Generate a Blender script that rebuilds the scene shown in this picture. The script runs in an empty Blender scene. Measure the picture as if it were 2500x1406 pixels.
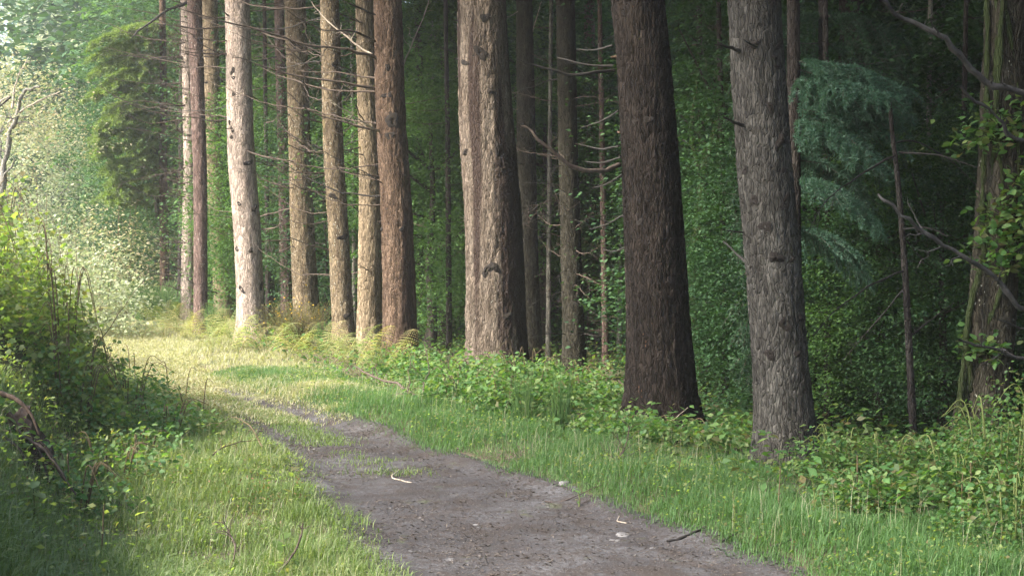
import bpy, math
import numpy as np
from mathutils import Matrix, Vector, Euler

# ------------------------------------------------------------------ camera, sky, sun, exposure
S = bpy.context.scene
COL = S.collection
PI = math.pi
R = math.radians
CAM_H = 1.70
F = 3434.0                       # focal length in pixels of the 2500 px wide frame
cam_d = bpy.data.cameras.new('camera')
cam_d.sensor_width = 36.0
cam_d.lens = 36.0 * F / 2500.0
cam_d.clip_end = 2000
cam = bpy.data.objects.new('camera', cam_d)
COL.objects.link(cam)
cam.location = (0, 0, CAM_H)
cam.rotation_euler = (R(90), 0, 0)
S.camera = cam

SUN_EL, SUN_AZ = 41.0, -119.0     # degrees; azimuth from +Y towards +X
w = bpy.data.worlds.new('World')
S.world = w
w.use_nodes = True
wn = w.node_tree
bg = wn.nodes['Background']
sky = wn.nodes.new('ShaderNodeTexSky')
sky.sky_type = 'NISHITA'
sky.sun_disc = False
sky.sun_elevation = R(SUN_EL)
sky.sun_rotation = R(SUN_AZ)
sky.dust_density = 3.0
wn.links.new(sky.outputs[0], bg.inputs[0])
bg.inputs[1].default_value = 0.14
sun_d = bpy.data.lights.new('sun', 'SUN')
sun_d.energy = 3.0
sun_d.angle = R(11)
sun_d.color = (1.0, 0.92, 0.78)
sun = bpy.data.objects.new('sun', sun_d)
COL.objects.link(sun)
to_sun = Vector((math.sin(R(SUN_AZ)) * math.cos(R(SUN_EL)), math.cos(R(SUN_AZ)) * math.cos(R(SUN_EL)), math.sin(R(SUN_EL))))
sun.rotation_euler = to_sun.to_track_quat('Z', 'Y').to_euler()
sun.location = (-30, 0, 40)
S.view_settings.view_transform = 'Standard'
S.view_settings.look = 'None'
S.view_settings.gamma = 1.0
S.view_settings.exposure = 2.48
S.render.engine = 'CYCLES'
cy = S.cycles
cy.max_bounces = 7
cy.diffuse_bounces = 4
cy.glossy_bounces = 2
cy.transmission_bounces = 4
cy.volume_bounces = 1
cy.transparent_max_bounces = 4
cy.use_denoising = True
cy.caustics_reflective = False
cy.caustics_refractive = False
cy.sample_clamp_indirect = 4.0

HAZE = 0.0012

# ------------------------------------------------------------------ small tools
rng = np.random.default_rng(11)

_tab = np.random.default_rng(5).random(65536).astype(np.float64)
def vnoise(p, seed=0):
    """value noise in [-1, 1]; p is (n, 3)"""
    p = np.asarray(p, float)
    i = np.floor(p).astype(np.int64)
    f = p - i
    u = f * f * (3 - 2 * f)
    def h(dx, dy, dz):
        k = ((i[:, 0] + dx) * 73856093) ^ ((i[:, 1] + dy) * 19349663) ^ ((i[:, 2] + dz) * 83492791) ^ (seed * 2654435761)
        k = (k ^ (k >> 13)) * 1274126177
        return _tab[(k ^ (k >> 16)) & 65535]
    x0 = h(0, 0, 0) * (1 - u[:, 0]) + h(1, 0, 0) * u[:, 0]
    x1 = h(0, 1, 0) * (1 - u[:, 0]) + h(1, 1, 0) * u[:, 0]
    x2 = h(0, 0, 1) * (1 - u[:, 0]) + h(1, 0, 1) * u[:, 0]
    x3 = h(0, 1, 1) * (1 - u[:, 0]) + h(1, 1, 1) * u[:, 0]
    a = x0 * (1 - u[:, 1]) + x1 * u[:, 1]
    b = x2 * (1 - u[:, 1]) + x3 * u[:, 1]
    return (a * (1 - u[:, 2]) + b * u[:, 2]) * 2 - 1

def fbm(p, seed=0, oct=3):
    p = np.asarray(p, float)
    s = np.zeros(len(p)); a = 1.0; t = 0
    for k in range(oct):
        s += a * vnoise(p * (2 ** k), seed + k * 17); t += a; a *= .5
    return s / t

def n2(x, y, sc, seed=0, oct=3):
    x = np.atleast_1d(np.asarray(x, float)); y = np.atleast_1d(np.asarray(y, float))
    return fbm(np.stack([x * sc, y * sc, np.zeros_like(x) + .37], 1), seed, oct)

def make_mesh(name, V, faces, mats, rnd=None, smooth=False, mat_index=None):
    """faces: list of int arrays (n,3) or (n,4)"""
    V = np.ascontiguousarray(V, np.float32)
    me = bpy.data.meshes.new(name)
    faces = [np.asarray(f, np.int32) for f in faces if len(f)]
    nl = sum(f.size for f in faces); nf = sum(len(f) for f in faces)
    me.vertices.add(len(V)); me.loops.add(nl); me.polygons.add(nf)
    me.vertices.foreach_set('co', V.ravel())
    me.loops.foreach_set('vertex_index', np.concatenate([f.ravel() for f in faces]))
    tot = np.concatenate([np.full(len(f), f.shape[1], np.int32) for f in faces])
    start = np.concatenate([[0], np.cumsum(tot)[:-1]]).astype(np.int32)
    me.polygons.foreach_set('loop_start', start)
    if smooth:
        me.polygons.foreach_set('use_smooth', np.ones(nf, bool))
    if mat_index is not None:
        me.polygons.foreach_set('material_index', np.asarray(mat_index, np.int32))
    for m in (mats if isinstance(mats, (list, tuple)) else [mats]):
        me.materials.append(m)
    if rnd is not None:
        a = me.attributes.new('rnd', 'FLOAT', 'POINT')
        a.data.foreach_set('value', np.ascontiguousarray(rnd, np.float32))
    me.update(calc_edges=True)
    return me

def link(name, data=None, parent=None, loc=None, rot=None, scale=None, **props):
    o = bpy.data.objects.new(name, data)
    COL.objects.link(o)
    if parent is not None:
        o.parent = parent
    if loc is not None: o.location = loc
    if rot is not None: o.rotation_euler = rot
    if scale is not None: o.scale = scale if hasattr(scale, '__len__') else (scale,) * 3
    for k, v in props.items():
        o[k] = v
    return o

def thing(name, label, category, loc, group=None, rot=None, scale=None):
    o = link(name, None, None, loc, rot, scale, label=label, category=category)
    o.empty_display_size = .2
    if group: o['group'] = group
    return o

class MB:
    """collects pieces of one mesh"""
    def __init__(s): s.V = []; s.Q = []; s.T = []; s.n = 0; s.r = []
    def add(s, V, quads=None, tris=None, rnd=None):
        V = np.asarray(V, float)
        if quads is not None and len(quads): s.Q.append(np.asarray(quads) + s.n)
        if tris is not None and len(tris): s.T.append(np.asarray(tris) + s.n)
        s.V.append(V); s.n += len(V)
        s.r.append(np.broadcast_to(np.asarray(0.5 if rnd is None else rnd, float), (len(V),)))
    def tube(s, P, r, sides=5, rnd=None):
        P = np.asarray(P, float); n = len(P)
        r = np.broadcast_to(np.asarray(r, float), (n,))
        T = np.gradient(P, axis=0); T /= np.linalg.norm(T, axis=1)[:, None] + 1e-9
        ref = np.array([0.31, 0.2, 0.93]) if abs(T[0, 2]) < .8 else np.array([1., .1, 0])
        A = np.cross(T, ref); A /= np.linalg.norm(A, axis=1)[:, None] + 1e-9
        B = np.cross(T, A)
        th = np.arange(sides) * 2 * PI / sides
        V = P[:, None] + r[:, None, None] * (np.cos(th)[None, :, None] * A[:, None] + np.sin(th)[None, :, None] * B[:, None])
        i = np.arange(n - 1)[:, None] * sides; j = np.arange(sides)[None]; k = (j + 1) % sides
        q = np.stack([i + j, i + k, i + sides + k, i + sides + j], 2).reshape(-1, 4)
        s.add(V.reshape(-1, 3), q, None, rnd)
    def mesh(s, name, mats, smooth=True):
        Q = np.concatenate(s.Q) if s.Q else np.zeros((0, 4), int)
        T = np.concatenate(s.T) if s.T else np.zeros((0, 3), int)
        return make_mesh(name, np.concatenate(s.V), [Q, T], mats, np.concatenate(s.r), smooth)

def catmull(P, n):
    P = np.asarray(P, float)
    d = np.concatenate([[0], np.cumsum(np.linalg.norm(np.diff(P, axis=0), axis=1))]); d /= d[-1]
    E = np.vstack([2 * P[0] - P[1], P, 2 * P[-1] - P[-2]])
    t = np.linspace(0, len(P) - 1, n); i = np.minimum(t.astype(int), len(P) - 2); f = (t - i)[:, None]
    a, b, c, e = E[i], E[i + 1], E[i + 2], E[i + 3]
    return .5 * (2 * b + (c - a) * f + (2 * a - 5 * b + 4 * c - e) * f ** 2 + (3 * b - a - 3 * c + e) * f ** 3)

# leaf outlines: (verts, quads, tris); y is along the leaf, z is up
LEAF_SIMPLE = (np.array([[0, 0, 0], [.28, .45, .07], [0, 1, -.05], [-.28, .45, .07]]), np.array([[0, 1, 2, 3]]), None)
LEAF_OVAL = (np.array([[0, 0, 0], [.24, .2, .05], [.33, .5, .07], [.16, .82, .0], [0, 1, -.1], [-.16, .82, .0], [-.33, .5, .07], [-.24, .2, .05], [0, .5, 0]]),
             np.array([[0, 1, 2, 8], [8, 2, 3, 4], [0, 8, 6, 7], [8, 4, 5, 6]]), None)
def _lobed():
    pts = [(0, 0), (.22, .02), (.5, .18), (.36, .36), (.56, .62), (.28, .62), (0, 1.0), (-.28, .62), (-.56, .62), (-.36, .36), (-.5, .18), (-.22, .02)]
    V = np.array([[x, y, .10 * abs(x) - .16 * (y - .4) ** 2] for x, y in pts] + [[0, .42, 0]])
    T = [[12, k, (k + 1) % 12] for k in range(12)]
    return V, None, np.array(T)
LEAF_LOBED = _lobed()
BLADE = (np.array([[-.5, 0, 0], [.5, 0, 0], [-.38, .5, .10], [.38, .5, .10], [0, 1, .36]]), np.array([[0, 1, 3, 2]]), np.array([[2, 3, 4]]))

def frames(n, up_bias, rg, yaw=None):
    """random leaf orientations: matrices (n,3,3), columns = leaf x, y, z"""
    z = rg.normal(size=(n, 3)); z[:, 2] = np.abs(z[:, 2]) + up_bias
    z /= np.linalg.norm(z, axis=1)[:, None]
    a = rg.normal(size=(n, 3)) if yaw is None else yaw + rg.normal(size=(n, 3)) * .35
    y = a - (a * z).sum(1)[:, None] * z; y /= np.linalg.norm(y, axis=1)[:, None] + 1e-9
    x = np.cross(y, z)
    return np.stack([x, y, z], 2)

def leaves_into(mb, P, size, leaf, rg, up_bias=1.0, yaw=None, width=1.0, rnd=None):
    L, q, t = leaf
    n = len(P); k = len(L)
    M = frames(n, up_bias, rg, yaw)
    Lw = L * np.array([width, 1, 1])
    sz = np.broadcast_to(np.asarray(size, float), (n,))
    V = P[:, None] + np.einsum('nij,kj->nki', M, Lw) * sz[:, None, None]
    off = (np.arange(n) * k)[:, None, None]
    rn = np.repeat(rg.random(n) if rnd is None else rnd, k)
    mb.add(V.reshape(-1, 3), (q[None] + off).reshape(-1, 4) if q is not None else None,
           (t[None] + off).reshape(-1, 3) if t is not None else None, rn)

# ------------------------------------------------------------------ materials
def new_mat(name):
    m = bpy.data.materials.new(name); m.use_nodes = True
    nt = m.node_tree; b = nt.nodes['Principled BSDF']
    return m, nt, b

def ramp(nt, cols, fac, pos=None):
    r = nt.nodes.new('ShaderNodeValToRGB')
    e = r.color_ramp.elements
    pos = pos or [i / max(1, len(cols) - 1) for i in range(len(cols))]
    while len(e) < len(cols): e.new(.5)
    for i, c in enumerate(cols):
        e[i].position = pos[i]; e[i].color = (*c, 1)
    nt.links.new(fac, r.inputs[0])
    return r.outputs[0]

def math_n(nt, op, a, b=None, clamp=False):
    m = nt.nodes.new('ShaderNodeMath'); m.operation = op; m.use_clamp = clamp
    for i, v in enumerate((a, b)):
        if v is None: continue
        if isinstance(v, (int, float)): m.inputs[i].default_value = v
        else: nt.links.new(v, m.inputs[i])
    return m.outputs[0]

def mix_n(nt, fac, a, b):
    m = nt.nodes.new('ShaderNodeMix'); m.data_type = 'RGBA'
    for sock, v in ((m.inputs['Factor'], fac), (m.inputs['A'], a), (m.inputs['B'], b)):
        if isinstance(v, tuple): sock.default_value = (*v, 1)
        elif isinstance(v, (int, float)): sock.default_value = v
        else: nt.links.new(v, sock)
    return m.outputs['Result']

# Mix node has several sockets called A/B/Factor: pick the colour ones
def mix_n(nt, fac, a, b):
    m = nt.nodes.new('ShaderNodeMixRGB')
    for sock, v in ((m.inputs[0], fac), (m.inputs[1], a), (m.inputs[2], b)):
        if isinstance(v, tuple): sock.default_value = (*v, 1)
        elif isinstance(v, (int, float)): sock.default_value = v
        else: nt.links.new(v, sock)
    return m.outputs[0]

def noise_n(nt, vec, scale, detail=4, rough=.55, dist=0):
    n = nt.nodes.new('ShaderNodeTexNoise')
    n.inputs['Scale'].default_value = scale; n.inputs['Detail'].default_value = detail
    n.inputs['Roughness'].default_value = rough; n.inputs['Distortion'].default_value = dist
    if vec is not None: nt.links.new(vec, n.inputs['Vector'])
    return n.outputs[0]

def coord_n(nt, kind='Object', scale=(1, 1, 1)):
    t = nt.nodes.new('ShaderNodeTexCoord'); m = nt.nodes.new('ShaderNodeMapping')
    m.inputs['Scale'].default_value = scale
    nt.links.new(t.outputs[kind], m.inputs[0])
    return m.outputs[0]

def bump_n(nt, h, strength, dist, b):
    n = nt.nodes.new('ShaderNodeBump'); n.inputs['Strength'].default_value = strength; n.inputs['Distance'].default_value = dist
    nt.links.new(h, n.inputs['Height']); nt.links.new(n.outputs[0], b.inputs['Normal'])

def leaf_mat(name, cols, trans=.35, rough=.45, spec=.4, pos=None, tcol=None):
    m, nt, b = new_mat(name)
    a = nt.nodes.new('ShaderNodeAttribute'); a.attribute_name = 'rnd'
    oi = nt.nodes.new('ShaderNodeObjectInfo')
    f = math_n(nt, 'FRACT', math_n(nt, 'ADD', a.outputs['Fac'], math_n(nt, 'MULTIPLY', oi.outputs['Random'], 1.0)))
    c = ramp(nt, cols, f, pos)
    nt.links.new(c, b.inputs['Base Color'])
    b.inputs['Roughness'].default_value = rough
    b.inputs['Specular IOR Level'].default_value = spec
    tr = nt.nodes.new('ShaderNodeBsdfTranslucent')
    g = nt.nodes.new('ShaderNodeMixRGB'); g.blend_type = 'MULTIPLY'; g.inputs[0].default_value = 1
    nt.links.new(c, g.inputs[1]); g.inputs[2].default_value = (*(tcol or (1.5, 1.6, .6)), 1)
    nt.links.new(g.outputs[0], tr.inputs[0])
    mx = nt.nodes.new('ShaderNodeMixShader'); mx.inputs[0].default_value = trans
    nt.links.new(b.outputs[0], mx.inputs[1]); nt.links.new(tr.outputs[0], mx.inputs[2])
    out = nt.nodes['Material Output']
    nt.links.new(mx.outputs[0], out.inputs['Surface'])
    return m

def bark_mat(name, cols, moss=None, moss_amt=0.0, moss_dir=(-1, -.2, 0), fleck=0.0, wet=None, rough=.9, zs=.22, plate=44, fleck_col=(.42, .42, .36)):
    """cols: three bark colours; moss: algae colour growing on one side; wet: (colour, amount) long damp stains running down"""
    m, nt, b = new_mat(name)
    v = coord_n(nt, 'Object', (1, 1, zs))
    n1 = noise_n(nt, v, 9, 5, .6)
    c = ramp(nt, cols, n1, [.3, .5, .7])
    n3 = noise_n(nt, coord_n(nt, 'Object', (1, 1, .5)), 55, 4, .65)
    c = mix_n(nt, ramp(nt, [(0, 0, 0), (.75, .75, .75)], n3, [.45, .68]), c, tuple(x * .5 for x in cols[0]))
    nb = noise_n(nt, coord_n(nt, 'Object', (1, 1, .55)), 3.1, 4, .6)
    c = mix_n(nt, ramp(nt, [(0, 0, 0), (.5, .5, .5)], nb, [.45, .66]), c, tuple(x * .62 for x in cols[0]))
    vp = nt.nodes.new('ShaderNodeTexVoronoi'); vp.inputs['Scale'].default_value = plate
    vd = nt.nodes.new('ShaderNodeVectorMath'); vd.operation = 'MULTIPLY_ADD'
    ns_ = nt.nodes.new('ShaderNodeTexNoise'); ns_.inputs['Scale'].default_value = 9; ns_.inputs['Detail'].default_value = 3
    cv = coord_n(nt, 'Object', (1, 1, .27)); nt.links.new(cv, ns_.inputs['Vector'])
    nt.links.new(ns_.outputs['Color'], vd.inputs[0]); vd.inputs[1].default_value = (.06, .06, .06); nt.links.new(cv, vd.inputs[2])
    nt.links.new(vd.outputs[0], vp.inputs['Vector'])
    ve = nt.nodes.new('ShaderNodeTexVoronoi'); ve.feature = 'DISTANCE_TO_EDGE'; ve.inputs['Scale'].default_value = plate
    nt.links.new(vd.outputs[0], ve.inputs['Vector'])
    sp = nt.nodes.new('ShaderNodeSeparateColor'); nt.links.new(vp.outputs['Color'], sp.inputs[0])
    hs = nt.nodes.new('ShaderNodeHueSaturation'); nt.links.new(c, hs.inputs['Color'])
    nt.links.new(math_n(nt, 'ADD', math_n(nt, 'MULTIPLY', sp.outputs[0], .75), .62), hs.inputs['Value'])
    c = hs.outputs[0]
    if wet:
        nw = noise_n(nt, coord_n(nt, 'Object', (1, 1, .07)), 3.2, 3, .5)
        f = ramp(nt, [(0, 0, 0), (1, 1, 1)], nw, [wet[1], wet[1] + .07])
        c = mix_n(nt, f, c, wet[0])
    if moss:
        geo = nt.nodes.new('ShaderNodeNewGeometry')
        d = nt.nodes.new('ShaderNodeVectorMath'); d.operation = 'DOT_PRODUCT'
        nt.links.new(geo.outputs['Normal'], d.inputs[0]); d.inputs[1].default_value = Vector(moss_dir).normalized()
        nm = noise_n(nt, coord_n(nt, 'Object', (1, 1, .35)), 5, 5, .7)
        f = math_n(nt, 'ADD', math_n(nt, 'MULTIPLY', d.outputs['Value'], .22), math_n(nt, 'ADD', nm, moss_amt - .5))
        f = ramp(nt, [(0, 0, 0), (1, 1, 1)], f, [.42, .62])
        c = mix_n(nt, math_n(nt, 'MULTIPLY', f, .85), c, moss)
    if fleck:
        vo = nt.nodes.new('ShaderNodeTexVoronoi'); vo.inputs['Scale'].default_value = 34
        nt.links.new(coord_n(nt, 'Object', (1, 1, .6)), vo.inputs['Vector'])
        f = math_n(nt, 'LESS_THAN', vo.outputs['Distance'], .2)
        nf = noise_n(nt, coord_n(nt, 'Object', (1, 1, .5)), 7, 2)
        f = math_n(nt, 'MULTIPLY', f, math_n(nt, 'GREATER_THAN', nf, 1 - fleck))
        c = mix_n(nt, math_n(nt, 'MULTIPLY', f, .75), c, fleck_col)
    nt.links.new(c, b.inputs['Base Color'])
    b.inputs['Roughness'].default_value = rough
    b.inputs['Specular IOR Level'].default_value = .06
    h = math_n(nt, 'ADD', noise_n(nt, coord_n(nt, 'Object', (1, 1, .25)), 45, 6, .7), math_n(nt, 'MULTIPLY', noise_n(nt, coord_n(nt, 'Object', (1, 1, .7)), 130, 3, .6), .4))
    crack = ramp(nt, [(0, 0, 0), (1, 1, 1)], ve.outputs['Distance'], [.0, .16])
    h = math_n(nt, 'ADD', math_n(nt, 'MULTIPLY', h, .6), math_n(nt, 'MULTIPLY', crack, .55))
    bump_n(nt, h, 1.0, .022, b)
    return m

def plain_mat(name, c1, c2, scale=20, rough=.85, zs=.4, bump=.3):
    m, nt, b = new_mat(name)
    v = coord_n(nt, 'Object', (1, 1, zs))
    n = noise_n(nt, v, scale, 5, .6)
    nt.links.new(ramp(nt, [c1, c2], n, [.35, .65]), b.inputs['Base Color'])
    b.inputs['Roughness'].default_value = rough
    b.inputs['Specular IOR Level'].default_value = .3
    bump_n(nt, noise_n(nt, v, scale * 3, 4, .6), bump, .01, b)
    return m

M = {}
M['leaf_dark'] = leaf_mat('dark woodland leaves', [(.022, .055, .026), (.036, .085, .036), (.056, .115, .046), (.03, .07, .032)], .28, .6, .18)
M['leaf_mid'] = leaf_mat('mid green leaves', [(.042, .095, .032), (.062, .13, .04), (.09, .165, .052), (.052, .115, .042)], .35, .6, .18)
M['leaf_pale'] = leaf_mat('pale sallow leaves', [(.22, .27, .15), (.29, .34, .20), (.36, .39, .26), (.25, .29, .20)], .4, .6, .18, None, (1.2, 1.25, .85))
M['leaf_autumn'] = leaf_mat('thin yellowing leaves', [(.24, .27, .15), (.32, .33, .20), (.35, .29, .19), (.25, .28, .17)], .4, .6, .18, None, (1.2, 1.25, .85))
M['leaf_bright'] = leaf_mat('fresh bramble leaves', [(.11, .175, .055), (.155, .23, .07), (.20, .275, .095), (.26, .29, .12), (.12, .175, .06), (.19, .16, .08)], .62, .5, .35)
M['leaf_fresh'] = leaf_mat('fresh green bramble leaves', [(.05, .125, .04), (.078, .165, .05), (.115, .21, .068), (.17, .22, .085), (.065, .145, .05)], .45, .55, .3)
M['leaf_bramble'] = leaf_mat('green bramble leaves', [(.04, .105, .035), (.065, .15, .045), (.10, .20, .06), (.16, .22, .07), (.05, .12, .045), (.13, .11, .05)], .42, .55, .3)
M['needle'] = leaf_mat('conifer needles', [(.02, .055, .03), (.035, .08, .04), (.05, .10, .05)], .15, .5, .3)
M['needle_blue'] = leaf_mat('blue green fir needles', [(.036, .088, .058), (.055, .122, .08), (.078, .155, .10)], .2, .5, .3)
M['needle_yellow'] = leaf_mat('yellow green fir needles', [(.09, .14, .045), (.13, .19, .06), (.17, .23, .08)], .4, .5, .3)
M['fern'] = leaf_mat('bracken', [(.20, .26, .10), (.27, .32, .13), (.35, .37, .18), (.36, .28, .14), (.24, .29, .12)], .4, .5, .3)
M['grass'] = leaf_mat('grass', [(.085, .145, .04), (.13, .19, .055), (.18, .235, .085), (.28, .28, .15), (.20, .17, .09), (.15, .20, .07), (.10, .17, .05)], .4, .45, .4)
M['grass_cool'] = leaf_mat('cool verge grass', [(.06, .135, .045), (.09, .18, .06), (.13, .23, .085), (.20, .26, .12), (.10, .19, .065), (.075, .155, .055)], .4, .5, .3)
M['turf'] = leaf_mat('pale turf', [(.15, .19, .08), (.21, .24, .12), (.29, .29, .18), (.35, .32, .22), (.18, .22, .10)], .3, .6, .2)
M['grass_dry'] = leaf_mat('dry grass', [(.28, .285, .18), (.38, .355, .25), (.45, .42, .32), (.25, .275, .165)], .4, .5, .3)
M['gorse'] = leaf_mat('gorse', [(.09, .10, .035), (.13, .12, .045), (.17, .14, .06)], .25, .6, .2)
M['gorse_flower'] = leaf_mat('gorse flower', [(.55, .35, .03), (.45, .28, .04)], .3, .6, .2)
M['broom'] = leaf_mat('broom stems', [(.06, .13, .04), (.09, .17, .05), (.12, .2, .06)], .3, .5, .3)
M['red_weed'] = leaf_mat('reddening weed', [(.14, .10, .045), (.19, .12, .055), (.16, .16, .055), (.11, .07, .04)], .35, .5, .3)
M['seed_weed'] = leaf_mat('pale seeding weed', [(.20, .15, .08), (.27, .21, .12), (.20, .20, .08), (.24, .16, .10)], .4, .6, .2)
M['litter'] = leaf_mat('leaf litter', [(.06, .049, .043), (.092, .077, .067), (.13, .113, .10), (.045, .038, .034), (.074, .058, .048)], .05, .8, .2)
M['twig'] = plain_mat('dead twig', (.045, .032, .026), (.095, .072, .058), 30)
M['limb'] = plain_mat('grey bare limb', (.022, .021, .021), (.055, .052, .052), 18, .85, 1, 1.0)
M['twig_pale'] = plain_mat('bare pale twig', (.22, .18, .14), (.34, .30, .25), 30)
M['twig_dark'] = plain_mat('dark wet branch', (.016, .014, .013), (.036, .031, .028), 25, .7)
M['cane'] = plain_mat('bramble cane', (.07, .06, .03), (.13, .09, .05), 30)
M['stem_green'] = plain_mat('green stem', (.08, .11, .03), (.13, .15, .05), 30)
M['knot'] = plain_mat('bark knot', (.010, .008, .007), (.032, .026, .022), 40, 1.0, 1, .8)
M['moss'] = plain_mat('moss', (.05, .085, .02), (.10, .14, .04), 25, .95, 1, .9)
M['vine'] = bark_mat('mossy ivy stem', [(.035, .035, .023), (.052, .055, .032), (.07, .068, .045)], moss=(.04, .056, .022), moss_amt=.55)
M['stone'] = plain_mat('pale path stone', (.105, .10, .10), (.18, .175, .175), 14, .75, 1, .5)
M['wood_grey'] = plain_mat('weathered stump wood', (.08, .07, .06), (.20, .185, .17), 16, .9, .12, .9)
M['root'] = plain_mat('exposed root', (.03, .02, .015), (.075, .05, .037), 25, .9, .3, .7)

# bark kinds, each the colour of its own trunk
M['bark_grey'] = bark_mat('grey brown spruce bark', [(.055, .051, .046), (.077, .073, .065), (.104, .099, .089)], moss=(.075, .09, .066), moss_amt=.02, moss_dir=(1, -.1, 0), wet=((.055, .047, .04), .62))
M['bark_dark'] = bark_mat('dark wet bark', [(.016, .013, .0115), (.024, .0195, .017), (.038, .030, .025)], fleck=.36, rough=.85, fleck_col=(.10, .055, .032))
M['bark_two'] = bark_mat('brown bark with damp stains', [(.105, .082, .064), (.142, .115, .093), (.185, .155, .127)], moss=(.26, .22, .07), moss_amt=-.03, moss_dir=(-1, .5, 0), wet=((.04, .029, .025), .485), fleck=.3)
M['bark_brown'] = bark_mat('red brown fissured bark', [(.075, .05, .036), (.115, .079, .057), (.16, .115, .085)], moss=(.125, .10, .035), moss_amt=.10, wet=((.045, .031, .025), .57))
M['bark_pink'] = bark_mat('pale pinkish bark', [(.27, .217, .182), (.35, .287, .246), (.42, .356, .315)], moss=(.30, .25, .12), moss_amt=-.06, moss_dir=(1, -.2, 0))
M['bark_yellow'] = bark_mat('ochre algae bark', [(.19, .148, .10), (.255, .20, .137), (.32, .26, .18)], moss=(.27, .21, .07), moss_amt=.12)
M['bark_olive'] = bark_mat('olive flecked bark', [(.125, .095, .065), (.18, .142, .094), (.24, .195, .132)], moss=(.185, .155, .048), moss_amt=.14, fleck=.52)
M['bark_purple'] = bark_mat('purple brown bark', [(.11, .075, .065), (.155, .108, .095), (.21, .155, .138)], fleck=.45)
M['bark_moss'] = bark_mat('mossy bark', [(.042, .038, .03), (.062, .056, .042), (.085, .078, .06)], moss=(.06, .075, .032), moss_amt=.12, fleck=.4)
M['bark_mossdark'] = bark_mat('dark algae bark', [(.026, .024, .019), (.038, .035, .027), (.053, .049, .038)], moss=(.038, .047, .022), moss_amt=.12, fleck=.3, fleck_col=(.16, .16, .13))
M['bark_pale'] = bark_mat('pale grey bark', [(.17, .16, .14), (.23, .22, .19), (.30, .28, .25)], moss=(.16, .18, .09), moss_amt=.1)
M['bark_black'] = bark_mat('blackish bark', [(.035, .03, .028), (.055, .047, .042), (.075, .066, .058)], rough=.8)

# ------------------------------------------------------------------ terrain
PY = np.array([-4, 4., 7.24, 8.4, 9.8, 11.3, 12.6, 14.4, 16.2, 19.5, 23.5, 28, 36.5, 46, 60])
PL = np.array([1.6, .35, -.61, -.92, -1.30, -1.78, -2.28, -2.92, -3.95, -5.45, -6.75, -8.0, -10.3, -12.6, -16])
PR = np.array([3.9, 2.55, 1.52, 1.09, .45, -.36, -1.0, -2.0, -3.0, -4.35, -5.75, -7.0, -9.3, -11.6, -15])
def pl(y): return np.interp(y, PY, PL)
def pr(y): return np.interp(y, PY, PR)
def sstep(a, b, x):
    t = np.clip((x - a) / (b - a), 0, 1); return t * t * (3 - 2 * t)
def G(x, y):
    x = np.atleast_1d(np.asarray(x, float)); y = np.atleast_1d(np.asarray(y, float))
    z = .03 * np.maximum(y, -5)
    d = pl(y) - x                                     # distance outside the left edge of the path
    off = np.interp(y, [5, 8, 11, 14, 18], [1.5, 1.55, 1.6, .9, .7])
    z = z + sstep(off, off + 1.1, d) * np.interp(y, [13, 18, 30], [1.05, .5, .25]) + sstep(off + .8, off + 5, d) * np.interp(y, [0, 13, 18, 40, 60], [1.5, 1.35, .6, .3, 0])
    e = x - pr(y)
    z = z + sstep(0, .5, e) * .07 - sstep(1.2, 6, e) * .25 * sstep(5, 12, y)
    inpath = sstep(-.15, .25, d * -1) * sstep(-.15, .25, -e)
    z = z - .05 * inpath
    z = z + n2(x, y, .5, 3, 3) * .10 * (1 - .75 * inpath) + n2(x, y, 2.3, 9, 2) * .03 * (1 - .5 * inpath)
    far = np.maximum(y - 48, 0)
    z = z + far * .15 * sstep(0, 60, far)
    return z
def g1(x, y): return float(G(x, y)[0])
def wx(px, Y): return (px - 1250.0) / F * Y
def wz(py, Y): return CAM_H + (703.0 - py) / F * Y
def W(px, py, Y): return np.array([wx(px, Y), Y, wz(py, Y)])

def grid_sheet(xs, ys, zfun):
    X, Y = np.meshgrid(xs, ys)
    Z = zfun(X.ravel(), Y.ravel())
    V = np.stack([X.ravel(), Y.ravel(), Z], 1)
    nx, ny = len(xs), len(ys)
    i = (np.arange(ny - 1)[:, None] * nx + np.arange(nx - 1)[None]).ravel()
    return V, np.stack([i, i + 1, i + nx + 1, i + nx], 1)

def nonuni(lo, hi, a, b, fine, coarse):
    l = np.linspace(lo, a, max(2, int((a - lo) / coarse)), endpoint=False)
    m = np.arange(a, b, fine); h = np.linspace(b, hi, max(2, int((hi - b) / coarse)))
    return np.concatenate([l, m, h])

def floor_mat():
    m, nt, b = new_mat('forest floor')
    v = coord_n(nt, 'Object')
    n1 = noise_n(nt, v, 1.3, 6, .65)
    c = ramp(nt, [(.075, .055, .035), (.11, .085, .05), (.085, .10, .035), (.06, .085, .025)], n1, [.3, .45, .56, .72])
    n2_ = noise_n(nt, v, 30, 5, .7)
    c = mix_n(nt, math_n(nt, 'MULTIPLY', n2_, .5), c, (.05, .04, .028))
    nt.links.new(c, b.inputs['Base Color']); b.inputs['Roughness'].default_value = .95
    bump_n(nt, noise_n(nt, v, 60, 5, .7), .8, .03, b)
    return m
M['floor'] = floor_mat()
xs = nonuni(-160, 160, -9, 9, .16, 3.0); ys = nonuni(-30, 260, 3, 32, .16, 2.5)
V, Q = grid_sheet(xs, ys, lambda x, y: G(x, y) - .012)
link('ground', make_mesh('ground', V, [Q], M['floor'], smooth=True), kind='structure')

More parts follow.
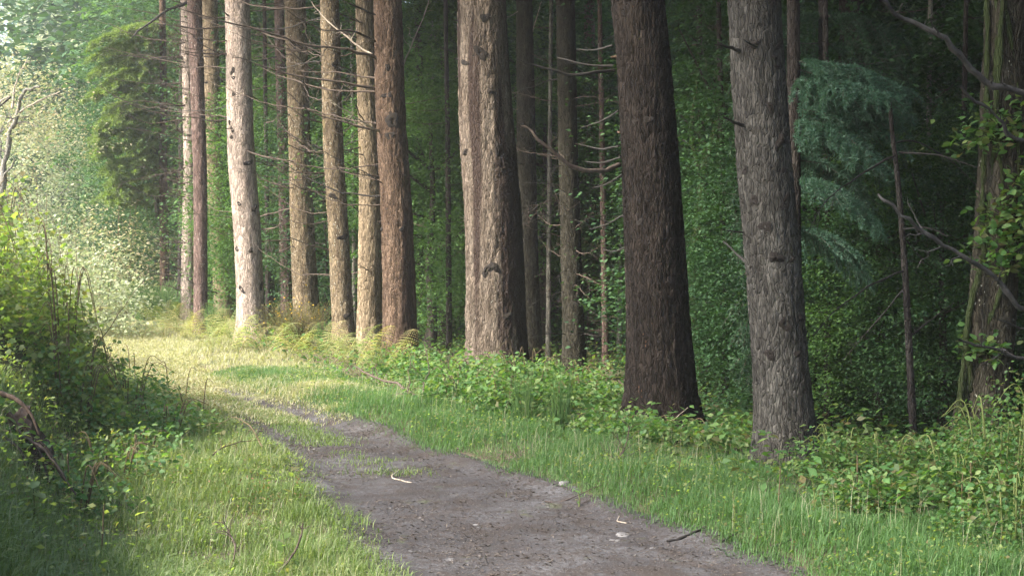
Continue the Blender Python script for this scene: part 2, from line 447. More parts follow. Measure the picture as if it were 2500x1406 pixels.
def path_mat():
    m, nt, b = new_mat('stony woodland track')
    v = coord_n(nt, 'Object')
    n1 = noise_n(nt, v, 1.7, 6, .6, .3)
    c = ramp(nt, [(.040, .039, .042), (.064, .062, .066), (.098, .097, .103), (.138, .139, .147)], n1, [.32, .46, .58, .72])
    n2_ = noise_n(nt, v, 26, 6, .75)
    nl = noise_n(nt, v, 3.6, 6, .7, .5)
    c = mix_n(nt, ramp(nt, [(0, 0, 0), (.75, .75, .75)], nl, [.47, .60]), c, (.052, .041, .035))
    c = mix_n(nt, ramp(nt, [(0, 0, 0), (.85, .85, .85)], n2_, [.44, .60]), c, (.050, .040, .036))
    n3 = noise_n(nt, v, 75, 4, .7)
    c = mix_n(nt, ramp(nt, [(0, 0, 0), (.8, .8, .8)], n3, [.58, .68]), c, (.20, .192, .19))
    gr = noise_n(nt, v, 2.6, 5, .7)
    c = mix_n(nt, ramp(nt, [(0, 0, 0), (.6, .6, .6)], gr, [.60, .70]), c, (.10, .12, .045))
    sx = nt.nodes.new('ShaderNodeSeparateXYZ'); nt.links.new(v, sx.inputs[0])
    ty = math_n(nt, 'ADD', math_n(nt, 'MULTIPLY', math_n(nt, 'ADD', sx.outputs[1], -15.4), .3), math_n(nt, 'MULTIPLY', math_n(nt, 'ADD', noise_n(nt, v, 1.6, 5, .65), -.5), 3.2))
    turf = ramp(nt, [(.13, .15, .05), (.20, .20, .09), (.26, .24, .13)], noise_n(nt, v, 5, 4, .6), [.35, .5, .65])
    c = mix_n(nt, ramp(nt, [(0, 0, 0), (.85, .85, .85)], ty, [.1, .6]), c, turf)
    nt.links.new(c, b.inputs['Base Color']); b.inputs['Roughness'].default_value = .95
    b.inputs['Specular IOR Level'].default_value = .15
    h = math_n(nt, 'ADD', n2_, math_n(nt, 'MULTIPLY', n3, .5))
    bump_n(nt, h, 1.0, .02, b)
    return m
M['path'] = path_mat()
def path_sheet():
    y = np.concatenate([np.arange(2, 16, .05), np.arange(16, 60, .25)])
    n = 64
    u = np.linspace(0, 1, n)
    l = pl(y) - .10 + n2(y, y * 0, 1.1, 31) * .16 + n2(y, y * 0, 4.5, 35) * .06
    r = pr(y) + .10 + n2(y, y * 0 + 9, 1.1, 32) * .16 + n2(y, y * 0 + 9, 4.5, 36) * .06
    X = l[:, None] * (1 - u) + r[:, None] * u; Y = np.repeat(y[:, None], n, 1)
    edge = sstep(0, .08, u) * sstep(0, .08, 1 - u)
    Z = G(X.ravel(), Y.ravel()) + (n2(X.ravel(), Y.ravel(), 9, 41, 3) * .012 + .006) * np.tile(edge, len(y)) - .016 * np.tile(1 - edge, len(y)) + .004 - .007 * np.tile(edge * (np.exp(-((u - .27) / .1) ** 2) + np.exp(-((u - .75) / .1) ** 2) - .35), len(y)) * np.repeat(1 - .4 * np.sin(y * 1.7) ** 2, n)
    i = (np.arange(len(y) - 1)[:, None] * n + np.arange(n - 1)[None]).ravel()
    return np.stack([X.ravel(), Y.ravel(), Z], 1), np.stack([i, i + 1, i + n + 1, i + n], 1)
V, Q = path_sheet()
path = link('path', make_mesh('path', V, [Q], M['path'], smooth=True), kind='structure')

# ------------------------------------------------------------------ trunks, knots, dead branches
def trunk_mesh(name, pts, rad, mat, seed, fine_to, depth=.012, fs=1.0, flare=.35, res=.018, bend=.0):
    """pts/rad: control points (local, z rising) and radii; a closed, bark-relieved surface"""
    pts = np.asarray(pts, float); rad = np.asarray(rad, float)
    H = pts[-1, 2]
    z = np.concatenate([np.arange(pts[0, 2], fine_to, res * 1.5), np.linspace(fine_to, H, 14)])
    ns = int(np.clip(2 * PI * rad[0] / res, 20, 150))
    cx = np.interp(z, pts[:, 2], pts[:, 0]); cyy = np.interp(z, pts[:, 2], pts[:, 1]); r = np.interp(z, pts[:, 2], rad)
    cx = cx + vnoise(np.stack([z * .55, z * 0 + seed, z * 0], 1), seed) * rad[0] * .10
    th = np.arange(ns) * 2 * PI / ns
    TH, Z = np.meshgrid(th, z); Rr = np.repeat(r[:, None], ns, 1)
    ct, st = np.cos(TH).ravel(), np.sin(TH).ravel(); zz = Z.ravel(); rr = Rr.ravel()
    fl = np.maximum(zz, 0)
    lob = 1 + .4 * vnoise(np.stack([ct * 1.6, st * 1.6, zz * 0 + seed], 1), seed + 3)
    rr = rr * (1 + flare * 1.5 * lob * np.exp(-fl / .26))
    rr = rr * (1 + .012 * vnoise(np.stack([ct * 1.3, st * 1.3, zz * 1.1], 1), seed + 5) + .018 * vnoise(np.stack([ct * 3, st * 3, zz * 3], 1), seed + 6))
    k = max(4.5, rad[0] * 48 * fs)
    a = vnoise(np.stack([ct * k + .4 * np.sin(zz * 9), st * k, zz * 7.5 * fs], 1), seed + 11)
    b2 = vnoise(np.stack([ct * k * 2.2, st * k * 2.2, zz * 18 * fs], 1), seed + 12)
    ridge = 1 - np.abs(a) * 1.6
    fiss = np.clip(ridge, -1, 1) ** 3
    disp = -depth * np.clip(fiss, 0, 1) * .95 + depth * .5 * b2
    rr = rr + disp
    Vv = np.stack([np.repeat(cx, ns) + rr * ct, np.repeat(cyy, ns) + rr * st, zz], 1)
    nz = len(z)
    i = np.arange(nz - 1)[:, None] * ns; j = np.arange(ns)[None]; kk = (j + 1) % ns
    q = np.stack([i + j, i + kk, i + ns + kk, i + ns + j], 2).reshape(-1, 4)
    me = make_mesh(name, Vv, [q], mat, smooth=True)
    def axis(h): return np.array([np.interp(h, z, cx), np.interp(h, z, cyy), h]), float(np.interp(h, z, r))
    return me, axis

def knot_mesh(v):
    rk = np.random.default_rng(40 + v)
    prof = [[(1.5, -.15), (1.1, .06), (.8, .16), (.55, .15), (.4, .02), (.28, -.12), (.0, -.16)], [(1.4, -.15), (1.0, .12), (.7, .3), (.5, .42), (.34, .5), (.2, .46), (.0, .4)], [(1.6, -.15), (1.2, .02), (.8, .05), (.5, -.04), (.35, -.15), (.2, -.2), (0, -.22)]][v]
    ns = 14; V = []
    ph = rk.uniform(0, 6, 4)
    for k, (r, h) in enumerate(prof):
        for j in range(ns):
            a = j * 2 * PI / ns; w_ = 1 + .25 * math.sin(2 * a + ph[0]) + .16 * math.sin(3 * a + ph[1] + .4 * k) + .1 * math.sin(5 * a + ph[2])
            V.append((r * w_ * math.cos(a), r * w_ * math.sin(a) - .25 * h, h + .08 * math.sin(a * 2 + ph[3])))
    q = [[k * ns + j, k * ns + (j + 1) % ns, (k + 1) * ns + (j + 1) % ns, (k + 1) * ns + j] for k in range(len(prof) - 1) for j in range(ns)]
    return make_mesh('knot', np.array(V), [np.array(q)], M['knot'], smooth=True)
KNOT = [knot_mesh(v) for v in range(3)]
_rk = np.random.default_rng(12)
def add_knot(tree, axis, h, ang, size):
    c, r = axis(h)
    n = Vector((math.cos(ang), math.sin(ang), 0))
    o = link('knot', KNOT[int(_rk.integers(0, 3))], tree)
    rot = n.to_track_quat('Z', 'Y').to_matrix().to_4x4() @ Matrix.Rotation(_rk.uniform(0, 6.28), 4, 'Z')
    o.matrix_local = Matrix.Translation(Vector(c) + n * (r + .003)) @ rot @ Matrix.Diagonal((size * _rk.uniform(.6, 1.2), size * _rk.uniform(.6, 1.3), size, 1))
    return o

TW = 1.0
KINK = .006
def twiggy(P, r0, r1, rg, twigs, mb=None, sides=6, tl=.3, sub=True):
    """a branch along polyline P with side twigs, one mesh"""
    mb = mb or MB()
    n = max(8, int(len(P) * 3)); Q_ = catmull(P, n)
    L = np.linalg.norm(np.diff(Q_, axis=0), axis=1).sum()
    Q_ = Q_ + np.concatenate([[np.zeros(3)], np.cumsum(rg.normal(size=(n - 1, 3)) * L * KINK, axis=0)])
    r0 *= TW; r1 *= TW
    mb.tube(Q_, np.linspace(r0, r1, n) * (1 + .12 * rg.normal(size=n)), sides)
    for k in range(twigs):
        t = rg.uniform(.15, 1.0); i = min(int(t * (n - 1)), n - 2)
        d = Q_[i + 1] - Q_[i]; d /= np.linalg.norm(d) + 1e-9
        s_ = rg.normal(size=3); s_ -= s_.dot(d) * d; s_ /= np.linalg.norm(s_) + 1e-9
        d2 = d * rg.uniform(.4, 1.0) + s_ * rg.uniform(.4, 1); d2 /= np.linalg.norm(d2)
        l = L * tl * rg.uniform(.35, 1.1) * (1.15 - .6 * t)
        m = 6; tt = np.linspace(0, 1, m)[:, None]
        curl = np.array([0, 0, rg.uniform(-.22, .22)])
        T_ = Q_[i] + d2 * l * tt + curl * l * tt ** 2 + np.concatenate([[np.zeros(3)], rg.normal(size=(m - 1, 3)) * l * .045])
        rr = max(.0022 * TW * 1.2, (r0 + (r1 - r0) * t) * .42)
        mb.tube(T_, np.linspace(rr, .0014, m), 4)
        if sub:
            for _ in range(int(rg.integers(0, 3))):
                j = int(rg.integers(1, m - 1)); s3 = rg.normal(size=3); s3 /= np.linalg.norm(s3)
                d3 = d2 * .6 + s3 * .8; l3 = l * rg.uniform(.2, .5)
                mb.tube(np.array([T_[j], T_[j] + d3 * l3 * .5, T_[j] + d3 * l3 + [0, 0, .15 * l3]]), [rr * .5, rr * .4, .0012], 3)
    return mb

def dead_branch(tree, axis, h, ang, L, r0, rg, twigs, sag=.0, rise=.25, mat='twig', tl=.3):
    c, r = axis(h)
    d = np.array([math.cos(ang), math.sin(ang), 0])
    t = np.linspace(0, 1, 7)[:, None]
    side = np.array([-d[1], d[0], 0]) * rg.uniform(-.14, .14)
    P = c + d * r * .85 + d * L * t + side * L * t ** 2 + np.array([0, 0, 1]) * L * (rise * t ** 1.7 - sag * np.sin(t * PI))
    mb = twiggy(P, r0, r0 * .25, rg, twigs, tl=tl)
    return link('branch', mb.mesh('branch', M[mat]), tree)

def stub(tree, axis, h, ang, L, r0, rg, mat='twig_dark'):
    c, r = axis(h); d = np.array([math.cos(ang), math.sin(ang), rg.uniform(-.1, .35)])
    t = np.linspace(0, 1, 5)[:, None]
    P = c + d * (r * .8) + d * L * t + rg.normal(size=(5, 3)) * L * .05 * t
    mb = MB(); mb.tube(P, np.linspace(r0 * 1.4, r0 * .5, 5), 6)
    mb.add(P[-1:] + np.array([[0, 0, 0]]), None, None)
    return link('branch_stub', mb.mesh('branch_stub', M[mat]), tree)

def crown_needles(name, mat, r, z0, z1, n, card, seed, cone=True):
    """canopy of a tall conifer: whorls of drooping sprays"""
    rg = np.random.default_rng(seed); mb = MB()
    t = rg.random(n) ** 1.2
    z = z0 + (z1 - z0) * t
    rad = r * ((1 - t) ** .7 if cone else np.sin(np.clip(t, .05, .95) * PI) ** .5) * np.sqrt(rg.random(n))
    a = rg.random(n) * 2 * PI
    P = np.stack([rad * np.cos(a), rad * np.sin(a), z - rad * .25], 1)
    yaw = np.stack([np.cos(a), np.sin(a), -.35 + 0 * a], 1)
    leaves_into(mb, P, card * rg.uniform(.6, 1.2, n), LEAF_SIMPLE, rg, 1.2, yaw)
    return mb.mesh(name, M[mat], smooth=False)
CANOPY = [crown_needles('crown', 'needle', 2.3, 0, 9, 2000, .75, 100 + k) for k in range(2)]

TREES = {}
def conifer(key, label, mat, Y, by, cols, widths, H=17, seed=1, res=.02, depth=.012, fs=1.0, canopy=True, category='tree', name='conifer_tree', group=None, flare=.35, crown_z=None, dy_top=0.0):
    """cols: trunk centre (px) at photo rows [base, mid 400, top 0]; widths (px) at the same rows"""
    xb = wx(cols[0], Y); zb = g1(xb, Y)
    zt = wz(0, Y); zm = wz(400, Y)
    base = np.array([xb, Y, zb - .08])
    pts = [(0, 0, -.0), (wx(cols[1], Y) - xb, 0, zm - base[2]), (wx(cols[2], Y) - xb, dy_top, zt - base[2])]
    k = (pts[2][0] - pts[1][0]) / max(.1, pts[2][2] - pts[1][2])
    top = zt - base[2] + 1.0
    pts.append((pts[2][0] + k * .5 * (H - pts[2][2]), dy_top, H))
    rad = [widths[0] / F * Y / 2, widths[1] / F * Y / 2, widths[2] / F * Y / 2, .06]
    if pts[1][2] < .3: pts.pop(1); rad.pop(1)
    label_ = label
    t = thing(name, label_, category, tuple(base), group)
    me, axis = trunk_mesh('trunk', pts, rad, M[mat], seed, min(top, H - 1), depth, fs, flare, res)
    link('trunk', me, t)
    if canopy:
        cz = crown_z if crown_z is not None else max(6.5, zt - base[2] + 2.2)
        c, _ = axis(min(cz, H))
        link('crown', CANOPY[seed % 2], t, (c[0], c[1], cz), (0, 0, seed * 1.7), (1, 1, max(.6, (H + 1.5 - cz) / 9)))
    TREES[key] = (t, axis, base, Y)
    return t

GR = 'row of conifer trunks beside the track'
conifer('A', 'grey-brown conifer trunk dotted with knots, standing beside the thin bare fir stem', 'bark_grey', 10.8, 1140, (1928, 1866, 1847), (136, 134, 129), seed=1, res=.012, depth=.011, group=GR)
conifer('B', 'thickest, blackish wet conifer trunk with a rough swollen base', 'bark_dark', 13.3, 1040, (1628, 1586, 1549), (168, 140, 130), seed=2, res=.014, depth=.016, fs=1.1, group=GR)
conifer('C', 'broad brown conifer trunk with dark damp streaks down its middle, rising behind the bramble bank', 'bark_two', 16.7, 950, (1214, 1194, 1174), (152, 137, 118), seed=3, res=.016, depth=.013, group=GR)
conifer('D', 'rust-brown fissured conifer trunk with a dark hollow and long dead branches', 'bark_brown', 20.1, 890, (979, 962, 945), (84, 75, 69), seed=4, res=.018, depth=.016, fs=.9, group=GR)
conifer('E', 'ochre-sided conifer trunk half hidden behind the rust-brown fissured trunk', 'bark_yellow', 21.7, 870, (903, 906, 890), (64, 54, 44), seed=5, group=GR)
conifer('F', 'olive lichen-flecked conifer trunk standing just before the pair of crossing trunks', 'bark_olive', 21.0, 878, (842, 817, 803), (54, 50, 46), seed=6, group=GR)
conifer('G', 'thick brown trunk with white lichen flecks above the gorse bush', 'bark_olive', 24.8, 835, (751, 731, 718), (66, 54, 52), seed=7, group=GR)
conifer('H', 'thin purple-brown trunk pressed close behind the white-flecked trunk', 'bark_purple', 27, 816, (704, 691, 681), (30, 26, 24), seed=8, group=GR)
conifer('I', 'smooth pale pinkish trunk with small knots, standing in front by the ferns', 'bark_pink', 23.4, 850, (617, 592, 580), (66, 66, 60), seed=9, depth=.007, group=GR)
conifer('J', 'ochre-yellow trunk with a small ivy patch behind the tuft of broom', 'bark_yellow', 30, 790, (548, 522, 508), (42, 44, 42), seed=10, group=GR)
conifer('K1', 'pale slender trunk at the far end of the row, its foot in grass', 'bark_pink', 30.5, 790, (458, 464, 455), (34, 30, 26), seed=12, group=GR)
conifer('K2', 'reddish-purple flecked trunk crossing in front of the pale slender trunk', 'bark_purple', 26.2, 825, (488, 489, 474), (33, 34, 36), seed=13, group=GR)
conifer('L', 'narrow dark trunk in shade behind the far end of the row', 'bark_black', 33, 776, (441, 444, 446), (18, 17, 15), seed=14, group=GR)
conifer('M', 'green-grey straight trunk close behind the broad streaked trunk', 'bark_mossdark', 21.5, 870, (1302, 1286, 1281), (44, 48, 40), seed=15, group=GR)
conifer('N', 'mossy dark trunk bristling with bare side twigs, standing alone mid-gap', 'bark_mossdark', 19.8, 895, (1402, 1389, 1381), (56, 48, 46), seed=16, depth=.013, group=GR)
conifer('O', 'slim pale brown trunk behind the mossy twiggy trunk', 'bark_purple', 26, 820, (1452, 1446, 1438), (34, 30, 26), seed=17, group=GR)
conifer('P', 'light grey leaning trunk in the gap before the thickest trunk', 'bark_pale', 30, 795, (1486, 1500, 1512), (26, 22, 20), seed=18, group=GR)
conifer('R', 'dark straight trunk just behind the thickest trunk', 'bark_black', 20, 890, (1706, 1690, 1682), (38, 34, 32), seed=19, group=GR)
conifer('U', 'thin whitish trunk wrapped by leaves behind the row', 'bark_pale', 30, 795, (1066, 1060, 1052), (24, 24, 22), seed=20, group=GR)
conifer('S', 'pale grey trunk foot in deep shade between the two nearest trunks', 'bark_pale', 20.5, 885, (1742, 1730, 1722), (28, 26, 24), seed=21, group=GR)
conifer('Y', 'greyish far trunk between the bare sapling and the ivy-wound tree', 'bark_pale', 18.5, 915, (2288, 2290, 2294), (36, 32, 28), seed=22, group=GR)
conifer('Z', 'dark brown trunk peeping out low beside the rust-brown trunk', 'bark_black', 26, 825, (1032, 1026, 1020), (22, 20, 18), seed=23, group=GR)
conifer('T', 'black leafy trunk deep in the shade beyond the fir boughs', 'bark_black', 16, 965, (2092, 2085, 2080), (74, 66, 60), seed=24, canopy=True, group=GR)

GP = 'thin pole trees in the shade behind the row'
for i_, (lab, px, Y, dx, wd, mt) in enumerate([
        ('thin dark pole tree in the gap beside the rust-brown trunk', 1098, 22.5, -10, 15, 'bark_black'),
        ('slim grey pole tree between the streaked trunk and its green-grey neighbour', 1338, 22.8, 8, 13, 'bark_pale'),
        ('slim brown pole tree just past the mossy twiggy trunk', 1478, 21.5, -14, 16, 'bark_purple'),
        ('thin grey pole tree in the gap before the thickest trunk', 1512, 24, 6, 12, 'bark_pale'),
        ('slim dark pole tree between the two nearest trunks', 1772, 16.5, -18, 18, 'bark_black'),
        ('thin black pole tree under the fir boughs', 2022, 14, -8, 18, 'bark_black'),
        ('slim grey pole tree between the bare sapling and the far grey trunk', 2262, 15.5, 10, 16, 'bark_pale'),
        ('thin pole tree close beside the ivy-wound tree', 2345, 14.2, 14, 16, 'bark_black'),
        ('thin pole tree seen past the olive lichen-flecked trunk', 866, 26, -8, 12, 'bark_pale'),
        ('thin dark pole tree seen past the pale pinkish trunk', 655, 27.5, -10, 13, 'bark_black')]):
    conifer('p%d' % i_, lab, mt, Y, 0, (px, px + dx * .5, px + dx), (wd, wd * .85, wd * .7), H=11, seed=60 + i_, canopy=False, name='pole_tree', group=GP, depth=.005, res=.016)
    t_, ax_, b_, Y_ = TREES['p%d' % i_]
    rp_ = np.random.default_rng(640 + i_)
    PENDING_POLES = globals().setdefault('PENDING_POLES', []); PENDING_POLES.append((t_, ax_, b_, Y_, rp_))
# knots and stubs where the photograph shows them (pixel row/column -> height and bearing on that trunk)
def knot_px(key, px, py, size):
    t, axis, base, Y = TREES[key]
    h = wz(py, Y) - base[2]; c, r = axis(h)
    s_ = np.clip((wx(px, Y) - base[0] - c[0]) / r, -.97, .97)
    ang = -math.acos(s_)
    return add_knot(t, axis, h, ang, size * (.75 if key == 'B' else 1.5))
for px, py, sz in [(1832, 120, .022), (1893, 120, .018), (1880, 150, .014), (1871, 272, .024), (1895, 350, .026), (1886, 172, .012), (1832, 492, .018), (1908, 498, .020), (1858, 556, .017),
                   (1882, 630, .034), (1922, 635, .014), (1905, 790, .026), (1946, 775, .016), (1868, 862, .018), (1935, 860, .02), (1904, 978, .016), (1880, 15, .018), (1812, 420, .014), (1905, 420, .012), (1930, 1010, .015)]:
    knot_px('A', px, py, sz)
for px, py, sz in [(1575, 300, .026), (1545, 305, .02), (1620, 290, .02), (1625, 690, .022), (1556, 545, .024), (1590, 720, .02), (1500, 130, .02)]:
    knot_px('B', px, py, sz)
for px, py, sz in [(1175, 140, .028), (1185, 55, .022), (1200, 232, .025), (1215, 372, .028), (1190, 660, .034), (1210, 655, .03), (1135, 160, .02), (1136, 375, .02), (1228, 420, .02), (1240, 770, .026)]:
    knot_px('C', px, py, sz)
for px, py, sz in [(962, 300, .05), (950, 170, .03), (955, 335, .035), (948, 238, .025), (930, 560, .02), (985, 560, .018)]:
    knot_px('D', px, py, sz)
for px, py, sz in [(574, 178, .022), (576, 195, .02), (575, 235, .02), (565, 302, .02), (572, 320, .018), (570, 338, .018), (612, 400, .035), (590, 500, .025), (625, 510, .03), (583, 608, .02), (618, 612, .03), (595, 706, .025), (640, 700, .03), (625, 790, .03)]:
    knot_px('I', px, py, sz)
for px, py, sz in [(508, 205, .02), (520, 520, .02), (530, 300, .02), (545, 590, .02)]:
    knot_px('J', px, py, sz)
for px, py, sz in [(820, 160, .018), (815, 480, .03), (840, 580, .028), (850, 770, .025), (728, 120, .04), (745, 330, .025), (760, 560, .025)]:
    knot_px('F' if px > 790 else 'G', px, py, sz)

rb = np.random.default_rng(77)
def branch_px(key, pts, r0, r1, twigs, mat='twig', tl=.22, name='branch'):
    """pts: (px, py, dY) from the trunk outwards, dY metres towards (-) or away from (+) the camera"""
    t, axis, base, Y = TREES[key]
    P = np.array([W(px, py, Y + d) for px, py, d in pts]) - base
    mb = twiggy(P, r0, r1, rb, twigs, tl=tl)
    return link(name, mb.mesh(name, M[mat]), t)

TW = 1.1
# trunk D: the long dead branches sweeping to the upper left
branch_px('D', [(925, 150, 0), (870, 130, -.3), (790, 108, -.6), (700, 78, -.9), (600, 52, -1.3), (520, 28, -1.6)], .022, .006, 12)
branch_px('D', [(920, 215, 0), (830, 203, -.3), (720, 180, -.5), (620, 145, -.8), (560, 128, -1)], .018, .004, 12)
branch_px('D', [(920, 225, .1), (810, 222, .2), (710, 196, .4), (640, 160, .6)], .015, .004, 8)
branch_px('D', [(935, 320, 0), (860, 300, -.2), (770, 275, -.4), (690, 215, -.6)], .02, .005, 12)
branch_px('D', [(940, 330, 0), (900, 310, -.3), (840, 270, -.6), (800, 235, -.8)], .016, .004, 10, 'twig_pale')
branch_px('D', [(925, 145, .1), (880, 120, .2), (830, 80, .2), (780, 35, .3), (760, 10, .3)], .016, .004, 8, 'twig_pale')
branch_px('D', [(925, 430, 0), (860, 425, -.3), (820, 410, -.5)], .012, .004, 5)
branch_px('D', [(985, 160, .2), (1015, 90, .3), (1040, 30, .4), (1052, -40, .4)], .012, .004, 6, 'twig_pale')
branch_px('D', [(925, 105, .0), (850, 75, -.5), (770, 68, -.8), (690, 20, -1.2)], .016, .004, 9)
for (x0, y0), (x1, y1), l in [((795, 375), (690, 345), 6), ((797, 425), (650, 390), 8), ((790, 190), (690, 100), 8), ((805, 610), (670, 560), 8), ((785, 300), (700, 262), 8), ((800, 470), (700, 440), 6)]:
    branch_px('F', [(x0, y0, 0), ((x0 + x1) / 2, (y0 + y1) / 2 + 9, -.3), (x1, y1, -.6)], .012, .004, l)
for (x0, y0), (x1, y1), l in [((560, 45), (440, 25), 7), ((560, 65), (400, 62), 9), ((575, 128), (440, 135), 9), ((560, 130), (420, 118), 8), ((560, 350), (720, 395), 7), ((600, 60), (720, 100), 6), ((565, 45), (540, 0), 3), ((640, 560), (700, 540), 4), ((650, 300), (690, 275), 3)]:
    branch_px('I', [(x0, y0, 0), ((x0 + x1) / 2, (y0 + y1) / 2 + 8, -.3), (x1, y1, -.7)], .015, .004, l)
for yy in sorted(rb.uniform(5, 720, 30)):                                     # the far end of the row: fine dead branches reaching left into the light
    x1 = 330 + rb.uniform(-90, 90); dy = rb.uniform(-60, 20)
    y1 = yy + rb.uniform(-25, 25)
    branch_px('K2' if rb.random() < .3 else 'K1', [(452, yy, -.05), (430, y1 * .3 + yy * .7, -.15), ((450 + x1) / 2, y1 - 4, -.3), (x1, y1 + dy, -.7)], .013, .003, 12, tl=.32)
for yy in sorted(rb.uniform(10, 640, 16)):
    branch_px('J', [(505, yy, 0), (455, yy - rb.uniform(0, 12), -.4), (400 + rb.uniform(-40, 20), yy - rb.uniform(5, 40), -.8)], .012, .003, 8)
branch_px('K2', [(460, 5, .3), (400, 30, .1), (340, 75, -.2), (320, 95, -.3)], .03, .008, 10, 'twig_dark')
branch_px('J', [(530, 660, -.2), (510, 610, -.5), (490, 570, -.8)], .012, .003, 3, 'twig_pale')
branch_px('K2', [(530, 715, .2), (490, 700, 0), (440, 670, -.3)], .012, .003, 4)
for yy in range(60, 830, 40):                                     # fine dead twigs between the trunks
    k = ['G', 'H', 'E', 'J'][int(rb.integers(0, 4))]
    t, axis, base, Y = TREES[k]
    dead_branch(t, axis, wz(yy, Y) - base[2], rb.uniform(0, 2 * PI), rb.uniform(.7, 1.5), .009, rb, 8, 0, rb.uniform(-.1, .3))
for k, nn, y0, y1 in (('G', 13, 10, 620), ('F', 12, 10, 700), ('I', 8, 10, 420), ('H', 9, 10, 700), ('J', 8, 10, 500), ('D', 8, 20, 560), ('E', 9, 20, 700)):
    t, axis, base, Y = TREES[k]
    for yy in rb.uniform(y0, y1, nn):
        dead_branch(t, axis, wz(yy, Y) - base[2], PI + rb.uniform(-1.0, 1.5), rb.uniform(.8, 2.6), rb.uniform(.007, .013), rb, 9, rb.uniform(-.05, .12), rb.uniform(.0, .45), rb.choice(['twig', 'twig', 'twig_dark', 'twig']), tl=.26)
TW = .85
# trunk N and M: bare curled side twigs
tN, aN, bN, YN = TREES['N']
for yy in sorted(rb.uniform(0, 880, 58)):
    dead_branch(tN, aN, wz(yy, YN) - bN[2], rb.uniform(0, 2 * PI), rb.uniform(.25, 1.0) + .5 * (rb.random() < .25), rb.uniform(.005, .010), rb, int(rb.integers(3, 9)), rb.uniform(-.06, .10), rb.uniform(-.4, .35), rb.choice(['twig', 'twig_dark', 'twig', 'twig_dark']), tl=.4)
for k, ks in (('M', range(30, 850, 34)), ('O', range(60, 870, 36)), ('R', range(60, 900, 70)), ('U', range(60, 800, 80)), ('P', range(60, 800, 50))):
    t, axis, base, Y = TREES[k]
    for yy in ks:
        dead_branch(t, axis, wz(yy, Y) - base[2], rb.uniform(0, 2 * PI), rb.uniform(.3, 1.3), .008, rb, 7, rb.uniform(-.08, .2), rb.uniform(-.35, .45), rb.choice(['twig', 'twig_pale', 'twig_dark']))
for t_, ax_, b_, Y_, rp_ in PENDING_POLES:
    for yy in rp_.uniform(0, 820, 9):
        dead_branch(t_, ax_, wz(yy, Y_) - b_[2], rp_.uniform(0, 2 * PI), rp_.uniform(.35, 1.3), .007, rp_, 6, rp_.uniform(-.05, .1), rp_.uniform(-.3, .35), rp_.choice(['twig', 'twig_dark']))
branch_px('M', [(1265, 170, .1), (1285, 110, .0), (1310, 40, -.1), (1320, 0, -.2)], .013, .004, 4, 'twig_pale')
TW = 1.1
# trunk B: thick drooping dead limbs
branch_px('B', [(1512, 402, 0), (1470, 418, -.2), (1420, 420, -.3), (1370, 398, -.4), (1310, 350, -.5), (1275, 318, -.5), (1255, 310, -.5)], .022, .010, 3, 'twig', .12)
branch_px('B', [(1500, 172, 0), (1450, 178, -.2), (1390, 182, -.3), (1330, 165, -.4), (1265, 145, -.5)], .017, .007, 3, 'twig_dark', .12)
branch_px('B', [(1495, 162, .1), (1440, 158, .1), (1360, 138, .2)], .012, .005, 3, 'twig_dark', .15)
for (x1, y1, x0, y0) in [(1415, 350, 1510, 358), (1445, 460, 1520, 425), (1420, 310, 1510, 270), (1410, 120, 1495, 112), (1440, 560, 1530, 520), (1430, 395, 1515, 385), (1470, 610, 1535, 600)]:
    branch_px('B', [(x0, y0, 0), ((x0 + x1) / 2, (y0 + y1) / 2 + 8, .2), (x1, y1, .4)], .009, .003, 4, 'twig_dark')
for yy, a in [(132, PI * .93), (330, PI * .9), (150, 1.9)]:
    t, axis, base, Y = TREES['B']; stub(t, axis, wz(yy, Y) - base[2], a, .10, .016, rb, 'bark_brown')
# trunk A: stubs
branch_px('A', [(1810, 128, -.1), (1775, 115, -.25), (1745, 110, -.4)], .014, .007, 1, 'twig_dark')
branch_px('A', [(1818, 308, -.1), (1795, 300, -.25), (1770, 285, -.4)], .014, .007, 1, 'twig_dark')
branch_px('A', [(1845, 115, -.22), (1830, 105, -.34), (1818, 98, -.42)], .011, .004, 0, 'twig_dark')
branch_px('A', [(1830, 650, .1), (1800, 620, .2), (1765, 585, .3)], .012, .006, 1, 'twig_dark')
branch_px('A', [(1815, 568, 0), (1790, 566, -.1), (1768, 564, -.2)], .008, .003, 1, 'twig_dark')
for py_ in (60, 160, 192, 372, 440):
    t, axis, base, Y = TREES['C']; stub(t, axis, wz(py_, Y) - base[2], PI * 1.02, .09, .013, rb)

TW = 1.0
